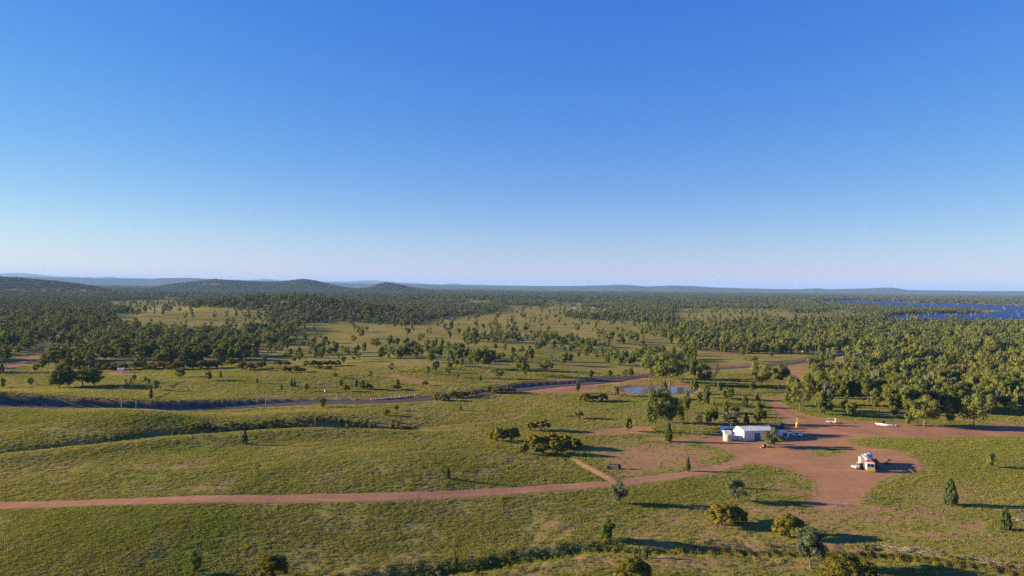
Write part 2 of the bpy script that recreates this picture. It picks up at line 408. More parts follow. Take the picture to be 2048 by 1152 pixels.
def empty(name, loc, rz, label, cat, group=None):
    o = link(name, None); o.location = loc; o.rotation_euler = (0, 0, rz); o.empty_display_size = .5
    return tag(o, label, cat, group)
class MB:
    """collects simple solids and builds them as one mesh"""
    def __init__(s): s.bm = bmesh.new()
    def box(s, c, d, rot=None, bev=0):
        r = bmesh.ops.create_cube(s.bm, size=1); vv = r['verts']
        bmesh.ops.scale(s.bm, vec=d, verts=vv)
        if bev:
            ee = list({e for v in vv for e in v.link_edges})
            rr = bmesh.ops.bevel(s.bm, geom=ee, offset=bev, segments=2, affect='EDGES', profile=.5)
            vv = list({v for f in rr['faces'] for v in f.verts} | {v for v in vv if v.is_valid})
        if rot: bmesh.ops.rotate(s.bm, cent=(0, 0, 0), matrix=rot, verts=vv)
        bmesh.ops.translate(s.bm, vec=c, verts=vv); return s
    def cyl(s, c, r1, r2, h, axis='Z', n=16, rot=None):
        r = bmesh.ops.create_cone(s.bm, cap_ends=True, segments=n, radius1=r1, radius2=r2, depth=h); vv = r['verts']
        if axis == 'X': bmesh.ops.rotate(s.bm, cent=(0, 0, 0), matrix=Matrix.Rotation(R(90), 3, 'Y'), verts=vv)
        if axis == 'Y': bmesh.ops.rotate(s.bm, cent=(0, 0, 0), matrix=Matrix.Rotation(R(90), 3, 'X'), verts=vv)
        if rot: bmesh.ops.rotate(s.bm, cent=(0, 0, 0), matrix=rot, verts=vv)
        bmesh.ops.translate(s.bm, vec=c, verts=vv); return s
    def bar(s, a, b, r, n=6, r2=None):
        a, b = Vector(a), Vector(b); d = b - a
        q = d.to_track_quat('Z', 'Y').to_matrix()
        return s.cyl((a + b) / 2, r, r if r2 is None else r2, d.length, 'Z', n, q)
    def prism(s, prof, y0, y1):
        """profile in XZ extruded along Y"""
        a = [s.bm.verts.new((x, y0, z)) for x, z in prof]; b = [s.bm.verts.new((x, y1, z)) for x, z in prof]
        n = len(prof); s.bm.faces.new(a); s.bm.faces.new(b[::-1])
        for i in range(n): s.bm.faces.new((a[i], b[i], b[(i + 1) % n], a[(i + 1) % n]))
        return s
    def dome(s, c, r, sq=1):
        rr = bmesh.ops.create_icosphere(s.bm, subdivisions=2, radius=r)
        bmesh.ops.scale(s.bm, vec=(1, 1, sq), verts=rr['verts']); bmesh.ops.translate(s.bm, vec=c, verts=rr['verts']); return s
    def build(s, name, mat, parent=None, smooth=False):
        bmesh.ops.recalc_face_normals(s.bm, faces=s.bm.faces)
        me = bpy.data.meshes.new(name); s.bm.to_mesh(me); s.bm.free(); me.materials.append(mat)
        if smooth:
            for p in me.polygons: p.use_smooth = True
        return link(name, me, parent)

# ------------------------------------------------------------------ soil masks
def GP(pts): return G(pts)[:, :2]
TRACK = smooth_line(GP([(-120, 1017), (0, 1012), (150, 1007), (300, 1002), (480, 998), (640, 996), (780, 994), (900, 989), (1010, 983), (1100, 976), (1220, 967), (1330, 955), (1420, 940), (1490, 922), (1560, 905)]), 1.5)
YARD_PX = [(1385, 884), (1440, 868), (1490, 866), (1560, 858), (1566, 842), (1548, 822), (1535, 806), (1552, 803), (1572, 822), (1596, 836), (1650, 838), (1720, 841), (1800, 845), (1900, 851), (2048, 851), (2140, 853), (2140, 872), (2048, 873), (1940, 874), (1860, 878), (1760, 874), (1700, 880), (1705, 890), (1760, 897), (1805, 903), (1842, 925), (1850, 940), (1800, 950), (1765, 962), (1740, 985), (1725, 1008), (1690, 1022), (1640, 1024), (1606, 1014), (1622, 985), (1620, 958), (1580, 942), (1530, 930), (1480, 928), (1452, 930), (1470, 912), (1440, 898)]
YARD = GP(YARD_PX)
DIRT_POLYS = [  # pixels, strength, softness (m)
 (YARD_PX, 1.0, 6.5),
 ([(985, 786), (1000, 773), (1060, 765), (1130, 758), (1220, 756), (1290, 750), (1305, 757), (1240, 767), (1190, 771), (1195, 784), (1130, 787), (1040, 784)], 1.0, 3.0),
 ([(1180, 788), (1200, 771), (1250, 765), (1330, 763), (1390, 765), (1425, 775), (1400, 790), (1370, 792), (1300, 791), (1250, 789), (1235, 795), (1190, 802)], .52, 4.0),
 ([(1165, 866), (1200, 858), (1260, 853), (1300, 852), (1310, 864), (1240, 869), (1170, 870)], .9, 3.0),
 ([(1150, 900), (1260, 885), (1390, 888), (1480, 908), (1430, 935), (1330, 950), (1240, 955), (1200, 930)], .58, 10.0),
 ([(1420, 870), (1300, 872), (1250, 878), (1380, 890)], .6, 4.0),
 ([(1530, 960), (1610, 960), (1610, 1010), (1500, 985)], .45, 6.0),
 ([(1340, 1062), (1800, 1058), (2048, 1070), (2048, 1120), (1850, 1100), (1600, 1085), (1350, 1088)], .48, 5.0),
 ([(1050, 1120), (1300, 1100), (1600, 1112), (1750, 1130), (1600, 1152), (1000, 1152)], .45, 5.0),
 ([(1760, 985), (1850, 970), (2048, 985), (2048, 1060), (1900, 1040), (1780, 1020)], .42, 6.0),
 ([(380, 1100), (620, 1085), (720, 1120), (700, 1152), (400, 1152)], .40, 8.0),
 ([(480, 1080), (600, 1072), (640, 1082), (520, 1090)], .45, 3.0),
 ([(1240, 1020), (1420, 985), (1620, 1000), (1800, 1000), (2060, 1010), (2060, 1160), (1200, 1160)], .45, 12.0),
 ([(1600, 1020), (1700, 1012), (1780, 1030), (1700, 1045), (1610, 1040)], .55, 4.0),
 ([(1900, 1048), (1960, 1040), (1990, 1056), (1940, 1066)], .6, 2.0),
 ([(730, 745), (800, 748), (860, 760), (900, 772), (860, 776), (790, 760)], .6, 6.0),
 ([(900, 752), (990, 756), (1000, 762), (920, 760)], .5, 5.0),
 ([(1570, 738), (1600, 728), (1612, 742), (1600, 775), (1560, 800), (1540, 800), (1580, 765)], .75, 5.0),
 ([(1350, 702), (1440, 700), (1480, 704), (1440, 707), (1360, 706)], .8, 6.0),
 ([(1620, 720), (1760, 722), (1840, 728), (1760, 734), (1640, 726)], .75, 6.0),
 ([(200, 745), (260, 742), (280, 748), (220, 752)], .7, 5.0),
 ([(520, 683), (600, 684), (690, 690), (640, 692), (540, 690)], .6, 6.0),
 ([(250, 695), (420, 700), (520, 715), (420, 722), (280, 715)], .55, 10.0),
]
DP = [(GP(p), s, w) for p, s, w in DIRT_POLYS]
GRASS_ISLE = GP([(1604, 900), (1640, 893), (1690, 897), (1700, 905), (1660, 916), (1620, 914)])
DIRT_LINES = [  # pixels, half width m, strength
 ([(1150, 918), (1175, 933), (1200, 946), (1228, 962)], 1.5, .68),
 ([(745, 858), (800, 846), (832, 830), (822, 815), (850, 806), (880, 802)], 2.5, .5),
 ([(745, 860), (820, 858), (900, 850), (960, 846), (1020, 838), (1045, 828), (1050, 820), (1035, 813)], 1.6, .5),
 ([(1052, 1120), (1075, 1080), (1090, 1052), (1125, 1030), (1185, 1018)], 1.6, .47),
 ([(1105, 1105), (1115, 1075), (1150, 1050), (1220, 1035)], 1.0, .5),
 ([(1690, 822), (1780, 828), (1850, 834), (1960, 842), (2060, 854), (2160, 864)], 3.0, .8),
 ([(0, 742), (30, 728), (62, 714), (105, 694)], 4.5, .85),
 ([(1640, 838), (1600, 830), (1560, 812), (1545, 800)], 3.0, .9),
 ([(0, 800), (120, 803), (300, 813), (420, 806), (560, 798), (700, 796)], 2.6, .55),
 ([(0, 815), (150, 820), (300, 827), (420, 822), (560, 813), (640, 812)], 2.8, .5),
 ([(1480, 745), (1560, 742), (1640, 722)], 3.0, .6),
 ([(1410, 792), (1480, 795), (1540, 800)], 2.0, .6),
]
DL = [(GP(p), w, s) for p, w, s in DIRT_LINES]
LUSH = [(GP(p), w) for p, w in [
 ([(1710, 885), (1850, 880), (2048, 890), (2100, 960), (1900, 965), (1850, 945), (1810, 905)], 10),
 ([(1040, 850), (1080, 820), (1130, 830), (1100, 850)], 6),
 ([(1260, 985), (1420, 965), (1440, 1010), (1280, 1030)], 8),
 ([(0, 815), (300, 830), (500, 830), (300, 850), (0, 850)], 10),
 ([(850, 700), (1400, 705), (1400, 728), (1000, 720)], 25),
 ([(1560, 815), (1850, 825), (1980, 848), (1700, 838)], 6),
 ([(0, 1010), (400, 1005), (500, 1040), (200, 1120), (0, 1140)], 12),
 ([(900, 960), (1150, 950), (1200, 958), (900, 975)], 4)]]
# woodland: density (trees per square metre) by pixel of the tree's foot
OPEN_PX = [
 [(222, 632), (300, 618), (370, 616), (460, 618), (520, 622), (535, 640), (470, 648), (400, 650), (330, 645), (250, 640)],
 [(600, 648), (700, 645), (800, 650), (870, 655), (860, 664), (700, 665), (600, 660)],
 [(840, 642), (900, 633), (1000, 626), (1100, 632), (1180, 640), (1250, 640), (1295, 646), (1280, 656), (1180, 666), (1050, 652), (980, 662), (860, 670)],
 [(1005, 611), (1130, 612), (1220, 617), (1215, 624), (1020, 622)],
 [(1080, 600), (1220, 600), (1235, 606), (1090, 607)],
 [(1345, 617), (1560, 616), (1580, 626), (1700, 621), (1745, 632), (1540, 634), (1350, 634)],
 [(320, 590), (460, 589), (470, 593), (330, 593.5)],
 [(-100, 577), (190, 577), (260, 580.5), (200, 583), (-100, 583)],
 [(180, 603), (330, 600), (390, 606), (300, 613), (190, 609)],
 [(1830, 604), (2048, 600), (2100, 605), (1950, 606)],
 [(820, 596), (1010, 594), (1010, 598), (830, 600)],
 [(640, 606), (700, 604), (720, 608), (650, 610)],
]
DENSE_PX = [
 ([(1290, 640), (1420, 634), (1600, 636), (1740, 634), (2100, 640), (2300, 642), (2300, 850), (2048, 838), (1900, 832), (1760, 824), (1690, 815), (1600, 806), (1560, 802), (1575, 792), (1620, 775), (1612, 738), (1650, 722), (1650, 710), (1560, 709), (1480, 706), (1350, 700), (1330, 680), (1300, 665)], .024),
 ([(0, 585), (200, 590), (230, 632), (330, 655), (540, 664), (560, 690), (330, 694), (250, 715), (175, 735), (90, 748), (-200, 752), (-300, 585)], .020),
 ([(540, 668), (700, 672), (850, 672), (1000, 674), (1190, 674), (1200, 688), (1000, 690), (850, 685), (700, 682), (560, 682)], .016),
 ([(1075, 672), (1195, 676), (1190, 692), (1080, 690)], .035),
 ([(560, 663), (700, 666), (860, 670), (1000, 668), (1190, 668), (1290, 660), (1290, 690), (560, 668)], .006),
 ([(330, 645), (440, 600), (540, 588), (680, 592), (800, 612), (880, 640), (720, 648), (600, 645), (520, 650)], .020),
]
TRACK_GAPS = [(GP([(0, 742), (30, 728), (62, 714), (105, 694)]), 10), (GP([(1690, 822), (1780, 828), (1850, 834), (1960, 842), (2060, 854), (2160, 864)]), 5), (ROAD, 8),
              (GP([(1620, 722), (1760, 727), (1850, 731)]), 10)]
def density(x, y, z):
    px, py = to_px(x, y, z)
    px0, py0 = px, py; kk = np.maximum(py - 560 - .0112 * px, 0)
    vis = lambda P: inside(px, py, P) | inside(px, py - .09 * kk, P) | inside(px, py - .17 * kk, P)
    wob = perlin(x / 90 + 4, y / 150); px = px + 14 * wob; py = py + perlin(x / 120 + 9, y / 200) * np.clip((py - 575) * .06, .4, 6)
    d = np.zeros(x.shape)
    r = np.hypot(x, y)
    farw = (py < 672)
    n = perlin(x / 260, y / 420) + .5 * perlin(x / 80, y / 120)
    d = np.where(farw, .016 * sstep(-.45, .05, n), d)
    for P in OPEN_PX:
        d = np.where(vis(P), .0006, d)
    for P, v in DENSE_PX:
        m = inside(px, py, P)
        d = np.where(m, v * (.55 + .45 * sstep(-.4, .2, n)) * (.12 + .88 * sstep(-.30, .15, perlin(x / 19, y / 26))), d)
    for P in OPEN_PX[:6]: d = np.where(vis(P), .0006, d)
    for P in LAKE_PX: d = np.where((inside(px0, py0 - .17 * kk, P) | inside(px0, py0 - .08 * kk, P)), .0003, d)
    d = np.where(inside(px0, py0, [(85, 770), (90, 735), (210, 728), (215, 770)]), 0, d)
    d = np.where(inside(px0, py0, [(-60, 768), (0, 737), (105, 691), (112, 700), (72, 742), (40, 768)]), 0, d)
    for P, w in TRACK_GAPS:
        near = r < 900
        if near.any():
            dd = np.full(x.shape, 1e9); dd[near] = line_dist(x[near], y[near], P)[0]
            d = np.where(dd < w, 0, d)
    for L in LAKE:
        m = (y > 1200) & (y < 7000)
        if m.any():
            q = np.full(x.shape, -1e9); q[m] = poly_sd(x[m], y[m], L)
            d = np.where(q > -8, 0, d)
    return d
def masks(x, y, z):
    x = np.asarray(x, float); y = np.asarray(y, float)
    dirt = np.zeros(x.shape); lush = np.zeros(x.shape); tar_shade = np.zeros(x.shape); rut = np.zeros(x.shape)
    near = (y > 90) & (y < 1000) & (np.abs(x) < 900)
    X, Y = x[near], y[near]
    if len(X):
        q = np.zeros(X.shape); l = np.zeros(X.shape)
        for P, s, w in DP:
            mn, mx = P.min(0) - 25, P.max(0) + 25
            b = (X > mn[0]) & (X < mx[0]) & (Y > mn[1]) & (Y < mx[1])
            if b.any(): q[b] = np.maximum(q[b], s * sstep(-w, w, poly_sd(X[b], Y[b], P)))
        d, s, t = line_dist(X, Y, TRACK)
        q = np.maximum(q, (1 - sstep(1.9, 4.2, d)) * (1 - .22 * np.exp(-(d / .35) ** 2)))
        ru = np.exp(-((np.abs(d) - .95) / .38) ** 2)
        for P, w, s in DL:
            mn, mx = P.min(0) - 25, P.max(0) + 25
            b = (X > mn[0]) & (X < mx[0]) & (Y > mn[1]) & (Y < mx[1])
            if b.any():
                d = line_dist(X[b], Y[b], P)[0]; q[b] = np.maximum(q[b], s * (1 - sstep(w * .6, w * 1.3, d)))
        q *= 1 - .60 * sstep(-4, 3.5, poly_sd(X, Y, GRASS_ISLE))
        d, s, t = line_dist(X, Y, ROAD); sd = d * s
        q = np.maximum(q, .56 * sstep(-8.5, -5, sd) * (1 - sstep(9, 12, sd)))
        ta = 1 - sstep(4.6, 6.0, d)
        ta = np.maximum(ta, .85 * sstep(4.2, 5.0, sd) * (1 - sstep(6.6, 7.4, sd)) * (np.interp(t, ROAD_T, ROAD_HB) > .85))  # shade on the cut's bank, painted in with the road's tar colour
        for P, w in LUSH:
            mn, mx = P.min(0) - 60, P.max(0) + 60
            b = (X > mn[0]) & (X < mx[0]) & (Y > mn[1]) & (Y < mx[1])
            if b.any(): l[b] = np.maximum(l[b], sstep(-w, w, poly_sd(X[b], Y[b], P)))
        d, s, t = line_dist(X, Y, CREEK)
        l = np.maximum(l, .9 * (1 - sstep(1.0, 3.0, d))); q *= sstep(.8, 2.5, d)
        dirt[near] = q; lush[near] = l; tar_shade[near] = ta; rut[near] = ru
    far = y > 500
    fo = np.zeros(x.shape)
    if far.any():
        X, Y, Z = x[far], y[far], z[far]
        dd = density(X, Y, Z)
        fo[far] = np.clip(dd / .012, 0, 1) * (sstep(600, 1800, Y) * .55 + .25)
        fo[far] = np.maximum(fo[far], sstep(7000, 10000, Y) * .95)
    return dirt, lush, fo, tar_shade, rut
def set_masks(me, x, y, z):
    for n, v in zip(('dirt', 'lush', 'forest', 'tar_shade', 'rut'), masks(x, y, z)):
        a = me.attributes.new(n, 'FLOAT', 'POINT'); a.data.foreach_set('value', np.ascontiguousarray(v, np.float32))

# ------------------------------------------------------------------ ground sheet
ys = [-3000, -1500, -800, -400, -200, -100, -40, 10, 40, 60, 75, 88]
y = 98.0
while y < 60000:
    ys.append(y); y *= 1.0075 if y < 900 else (1.012 if y < 9000 else 1.02)
ys = np.array(ys)
us = np.linspace(-1.2, 1.2, 760)
w = np.hypot(ys, 90)
GX = us[None] * w[:, None]; GY = np.broadcast_to(ys[:, None], GX.shape)
GZ = height(GX.ravel(), GY.ravel()).reshape(GX.shape)
nr, nc = GX.shape
ii = np.arange(nr * nc).reshape(nr, nc)
quads = np.stack([ii[:-1, :-1], ii[:-1, 1:], ii[1:, 1:], ii[1:, :-1]], -1).reshape(-1, 4)
me = mesh_np('ground', np.stack([GX.ravel(), GY.ravel(), GZ.ravel()], -1), quads, mats=[M['ground']], smooth=True)
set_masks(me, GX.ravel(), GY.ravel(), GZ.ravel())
ground = tag(link('ground', me), kind='structure')

def ribbon(name, line, half, lift, n=11):
    d = np.gradient(line, axis=0); d /= np.linalg.norm(d, axis=1)[:, None]
    nrm = np.stack([-d[:, 1], d[:, 0]], -1)
    k = np.linspace(-1, 1, n)
    wob = half * (1 + .08 * perlin(np.arange(len(line)) / 6.0, np.zeros(len(line)) + .5))
    X = line[:, 0:1] + nrm[:, 0:1] * k * wob[:, None]; Y = line[:, 1:2] + nrm[:, 1:2] * k * wob[:, None]
    Z = height(X.ravel(), Y.ravel()) + lift
    a, b = X.shape; ii = np.arange(a * b).reshape(a, b)
    q = np.stack([ii[:-1, :-1], ii[1:, :-1], ii[1:, 1:], ii[:-1, 1:]], -1).reshape(-1, 4)
    me = mesh_np(name, np.stack([X.ravel(), Y.ravel(), Z], -1), q[:, ::-1], mats=[M['ground']], smooth=True)
    set_masks(me, X.ravel(), Y.ravel(), Z)
    return tag(link(name, me), kind='structure')
ribbon('dirt_road', TRACK, 3.0, .04)
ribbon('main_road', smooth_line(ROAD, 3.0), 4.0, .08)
# the bare yard
mn, mx = YARD.min(0), YARD.max(0)
gx, gy = np.meshgrid(np.arange(mn[0], mx[0], 1.2), np.arange(mn[1], mx[1], 1.2))
ins = poly_sd(gx.ravel(), gy.ravel(), YARD).reshape(gx.shape) > -.5
cell = ins[:-1, :-1] & ins[1:, :-1] & ins[:-1, 1:] & ins[1:, 1:]
ii = np.arange(gx.size).reshape(gx.shape)
q = np.stack([ii[:-1, :-1], ii[:-1, 1:], ii[1:, 1:], ii[1:, :-1]], -1)[cell]
used, inv = np.unique(q, return_inverse=True)
X, Y = gx.ravel()[used], gy.ravel()[used]; Z = height(X, Y) + .04
me = mesh_np('dirt_yard', np.stack([X, Y, Z], -1), inv.reshape(q.shape), mats=[M['ground']], smooth=True)
set_masks(me, X, Y, Z); tag(link('dirt_yard', me), kind='structure')
# waters
def sheet(name, P, z, mat):
    bm = bmesh.new(); f = bm.faces.new([bm.verts.new((p[0], p[1], z)) for p in P])
    if f.normal.z < 0: f.normal_flip()
    bmesh.ops.triangulate(bm, faces=[f])
    me = bpy.data.meshes.new(name); bm.to_mesh(me); bm.free(); me.materials.append(mat)
    for p in me.polygons:
        if p.normal.z < 0: me.flip_normals(); break
    return tag(link(name, me), kind='structure')
def outset(P, k):
    c = P.mean(0); return P
sheet('pond_water', smooth_line(np.vstack([POND, POND[:1]]), 2.0)[:-1], POND_Z + .10, M['pond'])
for L in LAKE: sheet('lake_water', L, LAKE_Z + .15, M['lake'])

# ------------------------------------------------------------------ tree shapes (unit trees: height 1, crown width 1)
def unit(v): return v / np.maximum(np.linalg.norm(v, axis=-1, keepdims=True), 1e-9)
def cards(c, n, size, rg, asp=1.0):
    """quads of the given size at points c facing n"""
    k = len(c); a = unit(np.cross(n, rg.normal(size=(k, 3)))); b = np.cross(n, a)
    s = size * rg.uniform(.6, 1.35, (k, 1))
    V = np.stack([c + a * s * asp, c + b * s, c - a * s * asp, c - b * s], 1).reshape(-1, 3)
    return V, np.arange(4 * k).reshape(k, 4)
_t = (1 + 5 ** .5) / 2
ICO_V = unit(np.array([(-1, _t, 0), (1, _t, 0), (-1, -_t, 0), (1, -_t, 0), (0, -1, _t), (0, 1, _t), (0, -1, -_t), (0, 1, -_t), (_t, 0, -1), (_t, 0, 1), (-_t, 0, -1), (-_t, 0, 1)]))
ICO_F = np.array([(0, 11, 5), (0, 5, 1), (0, 1, 7), (0, 7, 10), (0, 10, 11), (1, 5, 9), (5, 11, 4), (11, 10, 2), (10, 7, 6), (7, 1, 8), (3, 9, 4), (3, 4, 2), (3, 2, 6), (3, 6, 8), (3, 8, 9), (4, 9, 5), (2, 4, 11), (6, 2, 10), (8, 6, 7), (9, 8, 1)])
def tube(path, rad, n=5):
    path = np.asarray(path, float); V = []
    for i, p in enumerate(path):
        d = path[min(i + 1, len(path) - 1)] - path[max(i - 1, 0)]; d = d / np.linalg.norm(d)
        a = np.cross(d, (1, 0, 0)) if abs(d[0]) < .9 else np.cross(d, (0, 1, 0)); a /= np.linalg.norm(a); b = np.cross(d, a)
        for k in range(n):
            t = 2 * np.pi * k / n; V.append(p + rad[i] * (np.cos(t) * a + np.sin(t) * b))
    F = [(i * n + k, i * n + (k + 1) % n, (i + 1) * n + (k + 1) % n, (i + 1) * n + k) for i in range(len(path) - 1) for k in range(n)]
    return np.array(V), np.array(F)
def clumps(kind, n, rg):
    """centres and radii of the leaf clumps"""
    d = unit(rg.normal(size=(n, 3)))
    if kind == 'euc':
        r = rg.uniform(.45, .95, (n, 1)) ** .6
        lean = rg.normal(0, .05, 3)
        c = d * r * (.40, .40, .37) + (0, 0, .58); c[:, 2] = np.clip(c[:, 2], .20, .92)
        c[:, :2] *= (1 + .35 * (c[:, 2:3] - .5)); c += lean * c[:, 2:3]
        rad = rg.uniform(.12, .19, n)
    elif kind == 'olive':
        c = d * rg.uniform(.5, .95, (n, 1)) * (.42, .42, .40) + (0, 0, .56); rad = rg.uniform(.13, .19, n)
    elif kind == 'wattle':
        d[:, 2] = np.abs(d[:, 2]) * 1.2 - .25
        c = d * rg.uniform(.75, 1.0, (n, 1)) * (.44, .44, .52) + (0, 0, .40); rad = rg.uniform(.11, .17, n)
        c[:, 2] = np.clip(c[:, 2], .10, .9)
    elif kind == 'cypress':
        z = rg.uniform(.06, .95, n) ** .9
        rr = np.interp(z, [0, .1, .3, .6, .85, 1], [.16, .34, .38, .27, .11, .01])
        a = rg.uniform(0, 2 * np.pi, n)
        c = np.stack([rr * np.cos(a), rr * np.sin(a), z], -1); rad = rg.uniform(.11, .14, n) * np.interp(z, [0, .8, 1], [1.1, .75, .35])
    else:   # bushy
        c = d * rg.uniform(.55, 1.0, (n, 1)) * (.38, .38, .42) + (0, 0, .52); rad = rg.uniform(.11, .17, n)
        c[:, :2] *= np.interp(c[:, 2], [0, .25, .5, 1], [.55, 1.05, 1.0, .65])[:, None]
    return c, rad
SPEC = {  # kind: clumps, trunk top, trunk radius, vertical squash of a clump
 'euc': (24, .62, .020, .70), 'olive': (24, .55, .022, .8), 'wattle': (44, .3, .03, .8), 'cypress': (80, .85, .02, 1.0), 'bushy': (28, .6, .022, .85)}
DET = {'hi': (4200, .020), 'mid': (850, .034), 'low': (420, .046), 'far': (64, .115)}
def make_shapes(kind, det, seed):
    rg = np.random.default_rng(seed); n, tt, tr, sq = SPEC[kind]
    if det == 'low': n = max(8, n // 2)
    if det == 'far': n = max(5, n // 3)
    c, rad = clumps(kind, n, rg)
    if det in ('low', 'far'): rad = rad * (1.25 if det == 'low' else 1.45)
    total, size = DET[det]
    if kind == 'cypress': size *= .8
    if kind == 'euc' : total = int(total * .8)
    w = rad ** 2; cnt = np.maximum(3, (total * w / w.sum())).astype(int)
    idx = np.repeat(np.arange(n), cnt); k = len(idx)
    d = unit(rg.normal(size=(k, 3)) + (0, 0, .35))
    sc = np.array((1, 1, sq))
    P = c[idx] + d * rad[idx][:, None] * rg.uniform(.65, 1.12, (k, 1)) * sc
    N = unit(d / sc + rg.normal(0, .45, (k, 3)))
    V, Q = cards(P, N, size, rg)
    # an opaque heart in each clump
    cs = {'euc': .55, 'olive': .6, 'wattle': .85, 'cypress': .8, 'bushy': .72}[kind]
    cv = (ICO_V[None] * (rad[:, None, None] * cs * rg.uniform(.8, 1.2, (n, 12, 1))) * sc + c[:, None]).reshape(-1, 3)
    cf = (ICO_F[None] + (np.arange(n) * 12)[:, None, None]).reshape(-1, 3) + len(V)
    crown = (np.vstack([V, cv]), Q, cf)
    TV, TF, off = [], [], 0
    def add(t):
        nonlocal off
        TV.append(t[0]); TF.append(t[1] + off); off += len(t[0])
    b = rg.normal(0, .025, 2); m = rg.normal(0, .03, 2)
    ns = 6 if det == 'hi' else (5 if det == 'mid' else 3)
    add(tube([(0, 0, -.02), (b[0], b[1], tt * .45), (m[0], m[1], tt)], [tr * 1.25, tr, tr * .55], ns))
    if det in ('hi', 'mid') and kind in ('euc', 'olive', 'bushy'):
        for i in rg.choice(n, min(n, 8 if det == 'hi' else 5), False):
            z0 = rg.uniform(.35, .85) * tt; q = np.array((b[0], b[1], z0)); e = c[i]
            mid = (q + e) / 2 + (0, 0, -.02)
            add(tube([q, mid, e], [tr * .5, tr * .38, tr * .18], 4))
    if kind == 'wattle' and det in ('hi', 'mid'):
        for i in rg.choice(n, 5, False): add(tube([(0, 0, 0), c[i] * (.5, .5, .55), c[i]], [tr * .8, tr * .6, tr * .3], 4))
    return crown, (np.vstack(TV), np.vstack(TF))
LEAF = {'euc': 'euc', 'olive': 'olive', 'wattle': 'wattle', 'cypress': 'cypress', 'bushy': 'bushy'}
BARK = {'euc': 'bark', 'olive': 'bark', 'wattle': 'darkbark', 'cypress': 'darkbark', 'bushy': 'darkbark'}
_shape = {}
NVAR = {'hi': 3, 'mid': 5, 'low': 4}
def shape(kind, det, v):
    key = (kind, det, v)
    if key not in _shape:
        cr, tk = make_shapes(kind, det, hash((len(kind), ord(kind[0]), len(det), ord(det[0]), v)) % 99991)
        _shape[key] = (mesh_np('crown', cr[0], cr[1], cr[2], [M[LEAF[kind]]]), mesh_np('trunk', tk[0], tk[1], mats=[M[BARK[kind]]], smooth=True))
    return _shape[key]
NAMES = {'euc': 'eucalyptus_tree', 'olive': 'grey_green_tree', 'wattle': 'wattle_shrub', 'cypress': 'cypress_tree', 'bushy': 'bushy_tree'}
CATS = {'euc': 'tree', 'olive': 'tree', 'wattle': 'shrub', 'cypress': 'tree', 'bushy': 'tree'}
_cnt = 0
def plant(kind, p, hgt, wid, label, group, hpx):
    global _cnt
    det = 'hi' if hpx >= 38 else ('mid' if hpx >= 15 else 'low')
    v = _cnt % NVAR[det]; _cnt += 1
    cr, tk = shape(kind, det, v)
    rz = random.uniform(0, 6.28)
    o = empty(NAMES[kind], (p[0], p[1], p[2] - .03), rz, label, CATS[kind], group)
    wid *= {'olive': 1.18, 'wattle': 1.12, 'euc': 1.1}.get(kind, 1.0)
    o.scale = (wid, wid, hgt)
    link('trunk', tk, o); link('crown', cr, o)
    return o
def plant_px(rows, group=None):
    a = G([(r[1], r[2]) for r in rows])
    for r, p in zip(rows, a):
        k = p[1] / FPX
        plant(r[0], p, r[3] * k, r[4] * k, r[5], r[6] if len(r) > 6 else group, r[3])


ORD = ['first', 'second', 'third', 'fourth', 'fifth', 'sixth', 'seventh', 'eighth', 'ninth', 'tenth', 'eleventh', 'twelfth', 'thirteenth', 'fourteenth', 'fifteenth', 'sixteenth', 'seventeenth', 'eighteenth', 'nineteenth', 'twentieth']
ORD += ['twenty ' + o for o in ORD[:9]] + ['thirtieth'] + ['thirty ' + o for o in ORD[:9]] + ['fortieth']
def place_labels(objs, what, rows, cols):
    """objs carry px, py; rows: (upper limit of py, phrase); cols: (upper limit of px, phrase); numbered from the left inside each cell"""
    cells = {}
    for o, px, py, w_ in objs:
        r = next(p for lim, p in rows if py < lim); c = next(p for lim, p in cols if px < lim)
        cells.setdefault((w_, r, c), []).append((px, o))
    for (w_, r, c), l in cells.items():
        l.sort(key=lambda t: t[0])
        for i, (_, o) in enumerate(l):
            o['label'] = ('%s %s from left, %s %s' % (ORD[i] if i < 40 else 'farther', w_, r, c)) if len(l) > 1 else 'only %s, %s %s' % (w_, r, c)
